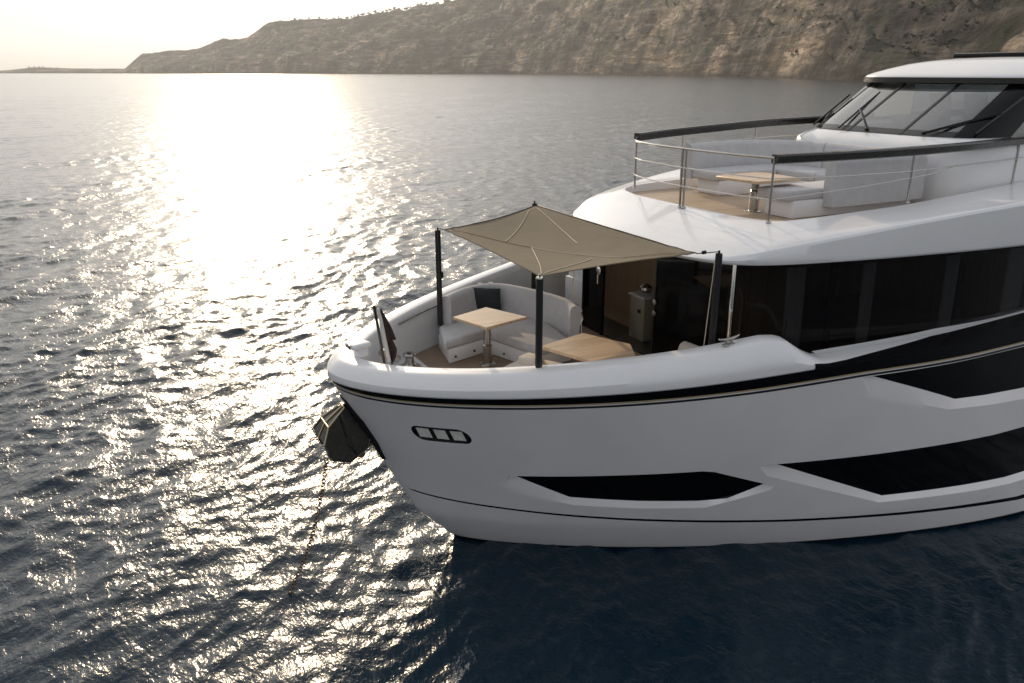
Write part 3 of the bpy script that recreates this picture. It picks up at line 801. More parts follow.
# -- saloon block under the brow
def port_path(P, z=None):
    return [(p[0], p[1], (p[2] if z is None else z)) for p in P]
SG = [(5.35,2.33),(5.48,2.58),(5.85,2.92),(6.8,3.22),(8.4,3.50),(10.2,3.72),(14,3.84),(22,3.84)]
SBT = [(5.36,2.31),(5.50,2.56),(5.88,2.89),(6.8,3.19),(8.4,3.47),(10.2,3.69),(14,3.80),(22,3.80)]
ZS0 = 3.2; ZS1 = 5.06
def sg_t(s): return interp(s, [p[0] for p in SG], [p[1] for p in SG])
for side in (1, -1):
    pth = smooth_path([Vector((p[0], -side*p[1], 0)) for p in SG], 8); bot = smooth_path([Vector((p[0], -side*p[1], 0)) for p in SBT], 8)
    mb = MB(); mb.grid([[Vector((q.x,q.y,ZS0)), Vector((q.x,q.y,3.72)), q.lerp(p,.5)+Vector((0,0,4.4)), Vector((p.x,p.y,ZS1+.03))] for p, q in zip(pth, bot)])
    gw = mb.build('saloon_side_glass', M['glass'] , yacht, smooth=60)
    for s in (6.75, 9.3, 12.0, 15):
        t = sg_t(s)-.17; MB().box(V(s, side*t, 4.15), (.10,.07,1.9)).build('window_mullion', M['blackm'], gw)
    for (s, wd) in ((6.05,.30),(7.35,.22),(9.0,.26),(10.4,.5),(12.6,.5)):
        c_ = MB(); rows = []
        for k in range(25):
            x = s + wd*k/24; y = side*(sg_t(x)-.20-.035*math.sin(k*1.9)); rows.append([V(x+(.05*math.sin(k)), y, 3.1), V(x, y, 4.1), V(x-.03, y, 4.95)])
        c_.grid(rows); c_.build('curtain', M['curtain'], gw, smooth=80)
# front bulkhead: corner posts, fixed glass, sliding door, opening
BS = 5.25
for side in (1, -1):
    p0 = V(5.33, side*2.37, 0)
    MB().box(p0+Vector((0,0,4.02)), (.045,.06,2.2), Matrix.Rotation(side*.6,3,'Z'), .012).build('corner_post', M['chrome'], yacht)
front = MB().box(V(BS+.04, 1.43, 4.0), (.03, 1.84, 2.2), Matrix.Rotation(.03,3,'Z')).build('front_glass', M['glass'], yacht)
MB().box(V(BS+.03, .50, 4.0), (.07,.05,2.2)).build('door_frame', M['dsteel'], yacht)
door = MB().box(V(BS-.06, -1.38, 3.97), (.04,.66,2.12)).build('sliding_door', M['blackglass'], yacht)
MB().box(V(BS-.06, -1.72, 3.97), (.06,.05,2.15)).build('door_edge', M['black'], door)
MB().box(V(BS-.06, -1.04, 3.97), (.06,.05,2.15)).build('door_edge', M['black'], door)
mb = MB(); mb.lathe(V(BS-.10,-1.13,4.18), [(0,0),(.075,0),(.075,.02),(.05,.03),(0,.03)], 18, axis=(-1,0,0)); mb.tube([V(BS-.13,-1.13,4.10), V(BS-.13,-1.13,3.92)], .014, 8); mb.build('door_handle', M['chrome'], door)
for z in (3.95, 3.75): MB().lathe(V(BS-.02,.56,z), [(0,0),(.05,0),(.05,.02),(0,.03)], 18, axis=(-1,0,0)).build('door_lock', M['chrome'], front)
# grey wing wall from the sliding door to the starboard corner
mb = MB(); mb.box(V(BS+.05, -2.06, 3.97), (.08,.66,2.2), Matrix.Rotation(.1,3,'Z')).box(V(BS-.0, -2.06, 3.35), (.16,.66,.92), Matrix.Rotation(.1,3,'Z'), .02)
mb.build('front_wing_wall', M['offwhite'], yacht)
MB().box(V(BS+.3, 0, DECK+.01), (.7,5.0,.06)).build('door_sill', M['dsteel'], yacht)
# what shows through the opening
inn = MB().box(V(6.45, -.2, 4.0), (.06,5.2,2.25)).build('lobby_wall', M['wood'], yacht)
MB().box(V(6.39, -.45, 4.32), (.05,.62,1.15), None, .01).build('wall_screen', M['black'], inn)
MB().box(V(6.38, .0, 4.0), (.10,.14,2.25)).build('lobby_pillar', M['black'], inn)
mb = MB().box(V(5.98,-.45,3.32), (.80,.46,.86), None, .03, 3); cab = mb.build('bar_cabinet', M['olive'], yacht)
MB().box(V(5.98,-.45,3.775), (.86,.52,.045), None, .012).build('counter_top', M['stone'], cab)
MB().box(V(6.3,.22,3.55), (.28,1.1,1.15), None, .02).build('side_unit', M['olive'], cab)
MB().box(V(6.27,.2,4.15), (.30,1.0,.04), None, .01).build('unit_top', M['stone'], cab)
mb = MB(); mb.lathe(V(5.85,-.55,3.80), [(0,0),(.09,0),(.12,.05),(.115,.10),(.06,.15),(.02,.17),(0,.17)], 20); mb.build('ice_bucket', M['steel'], cab)
MB().box(V(5.57,-.36,3.50), (.02,.09,.07), None, .01).build('cabinet_latch', M['black'], cab)
mb = MB(); mb.add([V(5.2,3.1,DECK+.02), V(5.2,-3.1,DECK+.02), V(20,-3.2,DECK+.02), V(20,3.2,DECK+.02)], [(0,1,2,3)]); mb.build('saloon_floor', M['wood'], yacht)
MB().box(V(13.0,-1.0,4.0), (12.0,.06,2.25)).build('added_block_wall', M['wood'], yacht)  # added wall; stops bright sea showing through both rows of saloon glass
MB().box(V(12.5,0,4.0), (.06,6.6,2.25)).build('saloon_partition', M['wood'], yacht)
sofa_in = MB().box(V(9.6,-1.9,3.3), (2.2,.9,.7), None, .1, 3).build('saloon_settee', M['cream'], yacht)

# -- the brow: one lofted shell from soffit to fly deck coaming
E_ = [(4.42,0),(4.44,.6),(4.49,1.1),(4.56,1.65),(4.71,2.18),(5.0,2.64),(5.6,2.98),(6.78,3.28),(8.4,3.56),(10.2,3.78),(13,3.92),(17,3.95),(22,3.9)]
K_ = [(6.10,0),(6.10,.45),(6.11,.9),(6.13,1.35),(6.18,1.75),(6.34,2.14),(6.75,2.33),(7.5,2.40),(8.93,2.44),(10.5,2.40),(13.3,2.15),(17,2.1),(22,2.1)]
KZ = [5.53,5.53,5.53,5.53,5.54,5.55,5.58,5.61,5.66,5.74,5.83,5.9,5.95]
CZ = [5.14,5.14,5.14,5.14,5.15,5.20,5.33,5.49,5.66,5.80,5.92,6.0,6.05]
NS = 10
def dens(P, zz=None, Q=None):
    pts = [Vector((p[0], p[1], (zz[i] if zz else 0))) for i, p in enumerate(P)]
    mir = [Vector((q[0], -q[1], (zz[i] if zz else 0))) for i, q in enumerate(Q or P)][1:][::-1]
    return smooth_path(mir + pts, NS)
EQ = [(4.42,0),(4.50,.55),(4.64,1.05),(4.84,1.55),(5.10,2.05),(5.42,2.48),(5.95,2.84),(6.95,3.14),(8.4,3.46),(10.2,3.74),(13,3.92),(17,3.95),(22,3.9)]
Ed = dens(E_, None, EQ); Kd = dens(K_, KZ); Cd = dens(E_, CZ, EQ)
rows = []
for e, k, c in zip(Ed, Kd, Cd):
    d = Vector((k.x-e.x, k.y-e.y)); L = d.length; n = d/L
    ce = lambda ins, z: Vector((e.x+n.x*ins, -(e.y+n.y*ins), z))
    fz = c.z; lerp = lambda f: Vector((e.x+n.x*(.10+(L-.10)*f), -(e.y+n.y*(.10+(L-.10)*f)), 0))
    row = [ce(.75,5.068), ce(.25,5.066), ce(.06,5.064), ce(.02,5.072), ce(.0,5.10)]
    if fz > 5.24: row += [ce(-.005,5.16), ce(.03,fz-.05), ce(.06,fz-.015)]
    else: row += [ce(.0,5.105+(fz-5.105)*.3), ce(.03,5.105+(fz-5.105)*.6), ce(.06,5.105+(fz-5.105)*.85)]
    for f in (0,.12,.3,.5,.7,.85,.95):
        q = lerp(f); z = fz + (k.z-fz)*(f**.82 if k.z > fz else f); q.z = z; row.append(q)
    row.append(Vector((k.x, -k.y, k.z)))
    nk = Vector((k.x-e.x, k.y-e.y)).normalized()
    row.append(Vector((k.x+nk.x*.04, -(k.y+nk.y*.04), k.z-.005)))
    row.append(Vector((k.x+nk.x*.06, -(k.y+nk.y*.06), FLY-.01)))
    rows.append(row)
mb = MB(); mb.grid(rows); brow = mb.build('superstructure_brow', M['white'], yacht, smooth=27)
mb = MB()
rr = []
half = len(Ed)//2
for i in range(half+1):
    a, b = Ed[half+i], Ed[half-i]; rr.append([Vector((a.x+.35, -a.y*.93, 5.072)), Vector((a.x+.35, 0, 5.072)), Vector((b.x+.35, -b.y*.93, 5.072))])
mb.grid(rr); mb.build('brow_soffit', M['offwhite'], yacht)
mb = MB(); rr = []
for i in range(half+1):
    a, b = Kd[half+i], Kd[half-i]; rr.append([Vector((a.x+.02, -a.y*.99, FLY)), Vector((a.x+.02, 0, FLY)), Vector((b.x+.02, -b.y*.99, FLY))])
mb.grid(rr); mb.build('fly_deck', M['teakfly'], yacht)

# -- fly deck rail
def kpath(n0, n1, dz=0.0, ins=-.0): pass
RK = [(6.56,-2.06),(6.30,-1.75),(6.12,-1.3),(6.00,-.7),(5.97,0),(5.99,.7),(6.05,1.4),(6.14,1.85),(6.20,2.10)]
rail = empty('fly_deck_rail', (6, 0, FLY)); rail.parent = yacht; rail.matrix_parent_inverse = base_matrix(yacht).inverted()
def kz(s): return interp(s, [6.1,6.75,7.5,8.93,10.5,13.3,22], [5.53,5.58,5.61,5.66,5.74,5.83,5.95])
def part_of(parent, mb, name, mtl, **k): return mb.build(name, mtl, parent, **k)
RT = 6.54
fr = smooth_path([V(s,t,RT) for s, t in RK], 6)
part_of(rail, MB().tube(fr, .021, 10), 'front_top_rail', M['steel'])
sideP = [(6.20,2.10),(7.2,2.22),(8.5,2.30),(10.5,2.28),(13.3,2.05),(18,2.0)]
sideS = [(6.56,-2.06),(7.4,-2.22),(8.6,-2.30),(10.5,-2.30),(13.3,-2.1),(18,-2.0)]
capprof = [(-.075,-.085),(-.085,.015),(-.06,.042),(.06,.042),(.085,.015),(.075,-.085),(.04,-.105),(-.04,-.105)]
capS = [(-.075,-.10),(-.085,.02),(-.06,.05),(.06,.05),(.085,.02),(.075,-.10)]
zp = lambda s: interp(s, [6,10,13,18], [6.55,6.58,6.62,6.7]); zq = lambda s: interp(s, [6.5,8.3,10,11.7,18], [6.60,6.68,6.76,6.82,6.9])
part_of(rail, MB().sweep(smooth_path([V(s,t,zp(s)) for s, t in sideP], 8), capprof), 'dark_rail_cap', M['darkcap'])
part_of(rail, MB().sweep(smooth_path([V(s,t,zq(s)) for s, t in sideS], 8), capS), 'dark_rail_cap', M['darkcap'])
def stanchion(s, t, zt, lean=0):
    part_of(rail, MB().tube([V(s,t,kz(s)-.02), V(s,t,zt)], .019, 10).lathe(V(s,t,kz(s)-.01), [(0,0),(.045,0),(.04,.02),(.02,.03)], 14), 'stanchion', M['steel'])
stanchion(6.56,-2.06,6.58); stanchion(6.20,2.10,RT); stanchion(5.985,.13,RT); stanchion(5.99,.22,RT)
for s in (7.9, 9.9, 11.9): stanchion(s, -2.27, zq(s)-.04)
for s in (9.2, 12.35, 15): stanchion(s, interp(s,[7.2,8.5,10.5,13.3,18],[2.22,2.30,2.28,2.05,2.0]), zp(s)-.04)
for fz in (.36, .68):
    dz = lambda s: kz(s)+(RT-kz(s))*fz
    fr2 = smooth_path([V(s,t,5.53+(RT-5.53)*fz) for s, t in RK], 6)
    part_of(rail, MB().tube(fr2, .011, 8), 'mid_rail', M['steel'])
    ps = [(s, interp(s,[p_[0] for p_ in sideP],[p_[1] for p_ in sideP])) for s in ((6.20,7,8,9,9.8,10.4) if fz < .5 else (6.2,7.5,9,10.5,12.5,15,18))]
    if fz < .5: zz = [5.89,5.94,6.00,6.07,6.13,6.24]
    else: zz = [6.22,6.20,6.20,6.23,6.27,6.35,6.45]
    part_of(rail, MB().tube(smooth_path([V(s,t,z) for (s,t), z in zip(ps, zz)], 6), .010, 8), 'mid_rail', M['steel'])
    ss = [(s, interp(s,[p_[0] for p_ in sideS],[p_[1] for p_ in sideS])) for s in (6.56,8,10,12,15)]
    part_of(rail, MB().tube(smooth_path([V(s,t,kz(s)+(zq(s)-kz(s))*fz) for s, t in ss], 6), .010, 8), 'mid_rail', M['steel'])

# -- wheelhouse: lower body, windscreen, pillars, roof
BP = [(10.88,0),(10.89,.6),(10.93,1.15),(11.1,1.62),(11.55,1.95),(12.6,2.08),(15,2.12),(20,2.12)]
TP = [(12.55,0),(12.56,.6),(12.60,1.1),(12.72,1.55),(13.0,1.87),(13.8,2.0),(15.6,2.04),(20,2.04)]
FP = [(10.52,0),(10.53,.6),(10.55,1.2),(10.68,1.8),(11.2,2.08),(12.9,2.12),(15,2.14),(20,2.14)]
Bd = dens(BP); Td = dens(TP); Fd = dens(FP); ZB = 6.655; ZT = 7.66
rows = []
for f, b in zip(Fd, Bd):
    rows.append([Vector((f.x,-f.y,FLY-.02)), Vector((f.x,-f.y,6.38)), Vector((f.x+.03,-f.y*.995,6.47)), Vector((f.x*.6+b.x*.4,-(f.y*.6+b.y*.4),6.56)), Vector((b.x-.04,-b.y,ZB-.02)), Vector((b.x+.03,-b.y*.985,ZB))])
wheel = MB().grid(rows).build('wheelhouse', M['white'], yacht, smooth=45)
hb = len(Bd)//2
mb = MB(); mb.grid([[Vector((Bd[hb+i].x+.02,-Bd[hb+i].y,ZB-.03)), Vector((Bd[hb-i].x+.02,-Bd[hb-i].y,ZB-.03))] for i in range(hb+1)]); mb.build('dashboard', mat('dash_grey',(.09,.095,.10),.7), wheel)
nG = len(Bd)
ws = MB().grid([[Vector((b.x+(t.x-b.x)*k/6, -(b.y+(t.y-b.y)*k/6), ZB+(ZT-ZB)*k/6)) for k in range(7)] for b, t in zip(Bd, Td)]).build('windscreen', M['screen'], wheel, smooth=60)
def glass_pt(x, k, off=.012):
    """x: index along the glass as (possibly fractional) plan position -1..; by t at the base"""
    b = Bd[x]; t = Td[x]; p = Vector((b.x+(t.x-b.x)*k, -(b.y+(t.y-b.y)*k), ZB+(ZT-ZB)*k))
    n = Vector((-1, 0, .9)) if abs(b.y) < 1.2 else Vector((-.6, -math.copysign(1, b.y), .5))
    return p + n.normalized()*off
def near_idx(tt, smax=12.2): return min(range(nG), key=lambda i: abs(Bd[i].y-tt) + (10 if Bd[i].x > smax else 0))
def strip(i, wd, name, mtl, k0=0, k1=1, par=None, th=.03):
    mb = MB(); j = min(i+wd, nG-1)
    rows = []
    for k in np.linspace(k0, k1, 5):
        rows.append([glass_pt(q, k, .014) for q in range(i, j+1)] + [glass_pt(q, k, -.03) for q in range(j, i-1, -1)])
    nn = len(rows[0]); mb.grid(rows, closed_u=True); mb.add(rows[0], [tuple(range(nn))]); mb.add(rows[-1], [tuple(range(nn))[::-1]])
    return mb.build(name, mtl, par or ws)
i0 = near_idx(.62); i1 = near_idx(-.62)
strip(i0, 1, 'windscreen_mullion', M['blackm']); strip(i1-1, 1, 'windscreen_mullion', M['blackm'])
i2 = near_idx(1.62, 12.0); i3 = near_idx(-1.62, 12.0)
strip(i2, 17, 'windscreen_pillar', M['black']); strip(i3-17, 17, 'windscreen_pillar', M['black'])
# dark frit along the foot of the glass
mb = MB(); mb.grid([[glass_pt(i, 0.0, .006), glass_pt(i, .09, .006)] for i in range(i3-4, i2+5)]); mb.build('glass_border', M['blackm'], ws)

# roof
RP = [(12.35,0),(12.36,.6),(12.40,1.1),(12.52,1.55),(12.82,1.98),(13.4,2.3),(14.5,2.44),(20,2.46)]
Rd = dens(RP); cen = 15.5
def rin(p, f): return (p.x+(15.2-p.x)*f*(1 if p.x < 15 else .0), p.y*(1-f))
rows = []
for q in Rd:
    row = []
    for f, z in ((.30,7.645),(.10,7.655),(.015,7.66),(0,7.675),(-.004,7.70),(0,7.73),(.012,7.755),(.05,7.80),(.14,7.88),(.28,7.985),(.42,8.05),(.6,8.10),(.8,8.125),(1,8.13)):
        x, y = rin(q, f); row.append(Vector((x, -y, z)))
    rows.append(row)
roof = MB().grid(rows).build('wheelhouse_roof', M['white'], wheel, smooth=40)
mb = MB(); rows = []
for q in Rd:
    r_ = []
    for f, z in ((.34,7.575),(.08,7.58),(.006,7.59),(-.012,7.605),(-.012,7.706),(.004,7.718)):
        x, y = rin(q, f); r_.append(Vector((x, -y, z)))
    rows.append(r_)
mb.grid(rows); mb.build('dark_eave', M['blackm'], roof, smooth=40)
mb = MB(); mb.box(V(18.2,0,8.17), (6.4,2.9,.12), None, .04); mb.build('sunroof_frame', M['black'], roof)

# interior of the wheelhouse
def bright_panel_mat():
    m = mat('bright_cloth', (.75,.75,.73), .9); n = m.node_tree; b = n.nodes['Principled BSDF']; out = n.nodes['Material Output']
    tl = n.nodes.new('ShaderNodeBsdfTranslucent'); tl.inputs[0].default_value = (.85,.85,.82,1)
    mx = n.nodes.new('ShaderNodeMixShader'); mx.inputs[0].default_value = .6
    n.links.new(b.outputs[0], mx.inputs[1]); n.links.new(tl.outputs[0], mx.inputs[2]); n.links.new(mx.outputs[0], out.inputs[0]); return m
for t in (-.75, .1, .95):
    sb = MB(); sb.box(V(13.6,t,6.55), (.5,.52,.14), None, .05, 3); sb.box(V(13.88,t,6.98), (.13,.50,.80), Matrix.Rotation(-.15,3,'Y'), .05, 3); sb.tube([V(13.65,t,5.6), V(13.65,t,6.5)], .06, 10)
    sb.build('helm_seat', M['cream'], wheel)
MB().box(V(12.2,.1,6.78), (.5,1.1,.26), Matrix.Rotation(.35,3,'Y'), .04).build('instrument_console', mat('console_grey',(.05,.052,.055),.5), wheel)
MB().box(V(16.4,.9,6.8), (.08,2.0,1.7)).build('wheelhouse_rear_wall', M['curtain'], wheel)
M['bright_panel'] = bright_panel_mat()
MB().box(V(13.75,-1.86,7.18), (1.25,.01,.72)).build('added_bright_panel', M['bright_panel'], wheel)  # added translucent panel; glows in the sun to stand for a rear window
MB().box(V(16.3,-.3,6.9), (.1,.4,1.5)).build('rear_doorway', M['wood'], wheel)
# wipers
def wiper2(base, elbow, b0, b1, twin=True):
    w_ = MB(); w_.lathe(base, [(0,0),(.04,0),(.04,.05),(0,.06)], 12)
    off = Vector((0,-.045,0))
    w_.tube([base+Vector((0,0,.04)), elbow], .014, 8)
    if twin: w_.tube([base+off+Vector((0,0,.03)), elbow+off*.7+Vector((0,0,-.02))], .014, 8)
    o = w_.build('wiper', M['black'], ws)
    q = MB(); q.tube([b0, b0.lerp(b1,.5), b1], .021, 8); q.build('wiper_blade', M['blackm'], o)
wiper2(Vector((11.09,1.55,6.66)), Vector((11.74,1.88,7.00)), Vector((11.22,1.87,6.70)), Vector((12.25,1.88,7.33)))
wiper2(Vector((10.84,.12,6.68)), Vector((11.52,.93,7.08)), Vector((10.85,.84,6.70)), Vector((12.16,1.0,7.40)))
wiper2(Vector((10.89,-1.15,6.68)), Vector((11.94,-1.90,7.09)), Vector((11.36,-1.89,6.73)), Vector((12.54,-1.95,7.38)))

# ================================================================= loose and bolted-on things aboard
def cushion(mb, pts, z0, z1, bev=.05, seg=3): return mb.prism(pts, z0, z1, bev, seg)

def wall_strip(mb, path, th, z0, z1, n=1):
    """upright padded back following a plan path (s,t); rounded top"""
    pts = smooth_path([Vector((p[0], p[1], 0)) for p in path], 6); rows = []
    for i, p in enumerate(pts):
        d = (pts[min(i+1,len(pts)-1)]-pts[max(i-1,0)]).normalized(); nn = Vector((d.y, -d.x, 0))
        a = p-nn*th/2; b = p+nn*th/2; r = th*.42
        rows.append([V(a.x,a.y,z0), V(a.x,a.y,z1-r), V(a.x+nn.x*r*.3,a.y+nn.y*r*.3,z1-r*.3), V(a.x+nn.x*r,a.y+nn.y*r,z1), V(b.x-nn.x*r,b.y-nn.y*r,z1), V(b.x-nn.x*r*.3,b.y-nn.y*r*.3,z1-r*.3), V(b.x,b.y,z1-r), V(b.x,b.y,z0)])
    mb.grid(rows, closed_u=True); mb.add(rows[0], [tuple(range(8))]); mb.add(rows[-1], [tuple(range(8))[::-1]])
    return mb

# -- starboard bow sofa: L shape, opening to the table
sofa = empty('bow_sofa', (2.9,1.4,DECK), 'grey upholstered L-shaped sofa on the foredeck with a charcoal pillow in its corner', 'sofa')
ZC = 3.34
def off_poly(P, d): 
    c = Vector((sum(p[0] for p in P)/len(P), sum(p[1] for p in P)/len(P)))
    return [((Vector(p)-c)*(1-d))+c for p in P]
legA = [(1.78,-.80),(2.68,-1.08),(2.95,-1.10),(3.3,-2.35),(2.0,-2.0)]
legB = [(2.68,-1.08),(3.05,.25),(3.95,.0),(4.15,-2.1),(3.3,-2.5)]
MB().prism([(1.85,-.84),(2.70,-1.12),(3.10,.18),(3.9,-.02),(4.1,-2.1),(2.8,-2.45),(2.02,-1.75)], DECK, 3.17, .03).build('sofa_base', M['white'], sofa, smooth=30)
cushion(MB(), [(1.75,-.80),(2.66,-1.08),(3.72,-1.8),(3.2,-2.35),(2.3,-1.95),(2.02,-1.70)], 3.165, ZC, .055).build('seat_cushion', M['fabric'], sofa, smooth=30)
cushion(MB(), [(2.69,-1.09),(3.05,.25),(3.80,.05),(3.95,-1.0),(3.74,-1.8)], 3.165, ZC, .055).build('seat_cushion', M['fabric'], sofa, smooth=30)
wall_strip(MB(), [(2.20,-1.78),(2.65,-2.12),(3.15,-2.30),(3.55,-2.15),(3.80,-1.7),(3.98,-1.2),(4.08,-.75),(4.10,-.38),(4.02,-.12)], .22, 3.2, 3.87).build('backrest', M['fabric'], sofa, smooth=50)
mb = MB(); mb.lathe(V(3.2,-2.42,3.84), [(0,0),(.06,0),(.06,.02),(0,.022)], 16); mb.lathe(V(3.42,-2.38,3.84), [(0,0),(.06,0),(.06,.02),(0,.022)], 16); mb.build('cup_holder', M['blackm'], sofa)
mb = MB()
for s, t in ((1.99,-.86),(2.42,-1.0),(2.82,-.60),(2.93,-.15)): mb.lathe(V(s-.015,t+.03,3.02), [(0,0),(.022,0),(.022,.01),(0,.012)], 12, axis=(-.35,-.93,0) if s < 2.6 else (-.96,-.2,0))
mb.build('courtesy_light', M['blackm'], sofa)
mb = MB(); mb.tube(smooth_path([V(4.02,.03,3.36), V(4.0,.06,3.55), V(4.05,.05,3.68), V(4.08,-.04,3.76)],5), .012, 8); mb.build('arm_handle', M['steel'], sofa)

# pillow
def pillow(loc, rz, tilt, size, label):
    bm = bmesh.new(); n = 14; top = {}; 
    for sgn in (1,-1):
        for i in range(n+1):
            for j in range(n+1):
                u, v = i/n*2-1, j/n*2-1; h = .075*(max(0,(1-u**4))*max(0,(1-v**4)))**.6
                pin = 1-.07*(1-abs(u*v))*(abs(u)**6+abs(v)**6)/2
                if sgn == -1 and (i in (0,n) or j in (0,n)): continue
                top[(sgn,i,j)] = bm.verts.new((u*size/2*pin, sgn*h, v*size/2*pin))
    for sgn in (1,-1):
        for i in range(n):
            for j in range(n):
                g = lambda a, b: top.get((sgn,a,b)) or top[(1,a,b)]
                q = [g(i,j),g(i+1,j),g(i+1,j+1),g(i,j+1)]
                bm.faces.new(q if sgn == -1 else q[::-1])
    bmesh.ops.recalc_face_normals(bm, faces=bm.faces[:])
    me = bpy.data.meshes.new('pillow'); bm.to_mesh(me); bm.free(); me.shade_smooth()
    o = link('pillow', me, M['pillow']); o.location = loc; o.rotation_euler = (tilt, 0, rz)
    return tag(o, label, 'pillow')
pillow(V(3.19,-2.08,3.585), -.62, .22, .56, 'square charcoal pillow leaning in the corner of the grey bow sofa')

# -- port bow sofa (sunlit cream painted into its upholstery)
sofa2 = empty('bow_sofa', (3.2,-1.6,DECK), 'pale bow sofa close behind the near bulwark, mostly hidden, its cushions painted a sunlit cream', 'sofa')
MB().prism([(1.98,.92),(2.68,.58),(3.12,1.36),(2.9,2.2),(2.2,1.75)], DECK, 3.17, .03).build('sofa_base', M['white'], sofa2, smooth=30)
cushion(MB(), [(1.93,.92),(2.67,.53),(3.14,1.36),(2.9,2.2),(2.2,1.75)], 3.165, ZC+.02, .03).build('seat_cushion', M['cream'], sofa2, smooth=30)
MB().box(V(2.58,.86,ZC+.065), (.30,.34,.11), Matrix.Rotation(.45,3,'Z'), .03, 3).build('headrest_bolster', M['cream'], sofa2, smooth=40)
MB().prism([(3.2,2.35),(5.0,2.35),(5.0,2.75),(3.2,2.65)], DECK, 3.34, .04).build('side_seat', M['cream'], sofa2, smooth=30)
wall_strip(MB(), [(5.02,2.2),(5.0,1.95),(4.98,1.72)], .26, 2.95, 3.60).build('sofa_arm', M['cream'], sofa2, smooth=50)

# -- tables
def table(name, top, z, leg, label, th=.05, group=None):
    cx = sum(p[0] for p in top)/len(top); cy = sum(p[1] for p in top)/len(top)
    t = empty(name, (leg[0], -leg[1], leg[2]), label, 'table')
    MB().prism(top, z-th, z, .008, 1).build('table_top', M['oak'], t, smooth=30)
    x, y, zf = leg
    mb = MB(); mb.lathe(V(x,y,zf), [(0,0),(.16,0),(.16,.012),(.05,.03),(.05,.03)], 24)
    mb.lathe(V(x,y,zf+.02), [(.085,0),(.085,.34),(.068,.36),(.068,z-th-zf-.06),(.10,z-th-zf-.05),(.10,z-th-zf-.025),(0,z-th-zf-.02)], 24)
    mb.build('pedestal', M['steel'], t, smooth=30)
    MB().box(V(x,y,z-th-.014), (.42,.34,.026), None, .006).build('top_bracket', M['dsteel'], t)
    return t
table('deck_table', [(1.94,-.86),(2.74,-1.17),(3.12,-.27),(2.20,-.03)], 3.75, (2.46,-.54,DECK), 'square oak topped pedestal table in front of the grey bow sofa')
table('deck_table', [(2.56,1.18),(3.52,.90),(3.88,1.74),(3.64,2.22),(2.92,2.22)], 3.73, (3.25,1.55,DECK), 'wide oak table with clipped corners behind the near bulwark and tent pole')

# -- fly deck sofa and table
FZ = FLY; SZ = 5.92
fs = empty('fly_deck_sofa', (8.8,0,FZ), 'big U-shaped pale grey sofa on the upper deck in front of the windscreen', 'sofa')
MB().prism([(7.9,-1.72),(9.6,-1.9),(10.1,-1.7),(10.35,-.9),(10.35,.9),(10.1,1.7),(7.15,1.68),(7.15,1.02),(9.35,.80),(9.35,-.9),(7.9,-1.05)], FZ, 5.745, .03).build('sofa_base', M['white'], fs, smooth=30)
cushion(MB(), [(7.72,-1.72),(9.35,-1.85),(9.35,-.95),(7.72,-1.02)], 5.74, SZ, .05).build('seat_cushion', M['fabric'], fs, smooth=30)
cushion(MB(), [(9.37,-1.85),(10.0,-1.72),(10.3,-.9),(10.3,0),(9.37,0)], 5.74, SZ, .05).build('seat_cushion', M['fabric'], fs, smooth=30)
cushion(MB(), [(9.37,.01),(10.3,.01),(10.3,.9),(10.05,1.6),(9.37,1.7)], 5.74, SZ, .05).build('seat_cushion', M['fabric'], fs, smooth=30)
cushion(MB(), [(6.98,.96),(9.36,.80),(9.36,1.66),(6.98,1.66)], 5.74, SZ, .05).build('seat_cushion', M['fabric'], fs, smooth=30)
wall_strip(MB(), [(7.66,-1.80),(8.3,-1.97),(9.0,-2.03),(9.6,-1.97),(10.05,-1.70),(10.33,-1.25),(10.42,-.7)], .23, 5.72, 6.42).build('backrest', M['fabric'], fs, smooth=50)
wall_strip(MB(), [(10.43,-.68),(10.46,0),(10.44,.7)], .23, 5.72, 6.42).build('backrest', M['fabric'], fs, smooth=50)
wall_strip(MB(), [(10.43,.72),(10.36,1.25),(10.16,1.72)], .23, 5.72, 6.42).build('backrest', M['fabric'], fs, smooth=50)
wall_strip(MB(), [(10.14,1.76),(9.4,1.80),(8.6,1.80),(7.82,1.78)], .22, 5.62, 6.42).build('backrest', M['fabric'], fs, smooth=50)
ft = table('fly_deck_table', [(6.62,.30),(6.80,.18),(7.66,.18),(7.80,.35),(7.75,1.22),(6.72,1.25)], 6.05, (7.18,.72,FZ), 'light oak table on a steel pedestal amid the upper deck sofa')

# -- shade sail on four black poles
shade = empty('shade_sail', (3.6,.0,DECK), 'taupe sun sail stretched over the foredeck between black poles', 'awning')
T1 = V(2.09,-1.80,5.10); T2 = V(2.01,2.12,5.09); T3 = V(4.57,2.84,5.31); T4 = V(4.52,-2.60,5.30)
def pole(top, z0, r=.052):
    o = MB().tube([Vector((top.x,top.y,z0)), top], r, 16).build('pole', M['blackm'], shade, smooth=40)
    MB().lathe(top, [(0,0),(r*1.0,0),(r*.9,.02),(r*.3,.022),(r*.3,.06),(0,.065)], 14).build('pole_cap', M['steel' if top.y < 0 and top.x < 3 else 'black'], o)
pole(T1, 3.32); pole(T2, DECK); pole(T3, DECK); pole(T4, DECK+.1)
C1 = T1+Vector((.10,-.05,.02)); C2 = T2+Vector((.03,.04,.01)); C3 = V(4.44,2.49,5.27); C4 = T4+Vector((.02,-.02,-.02))
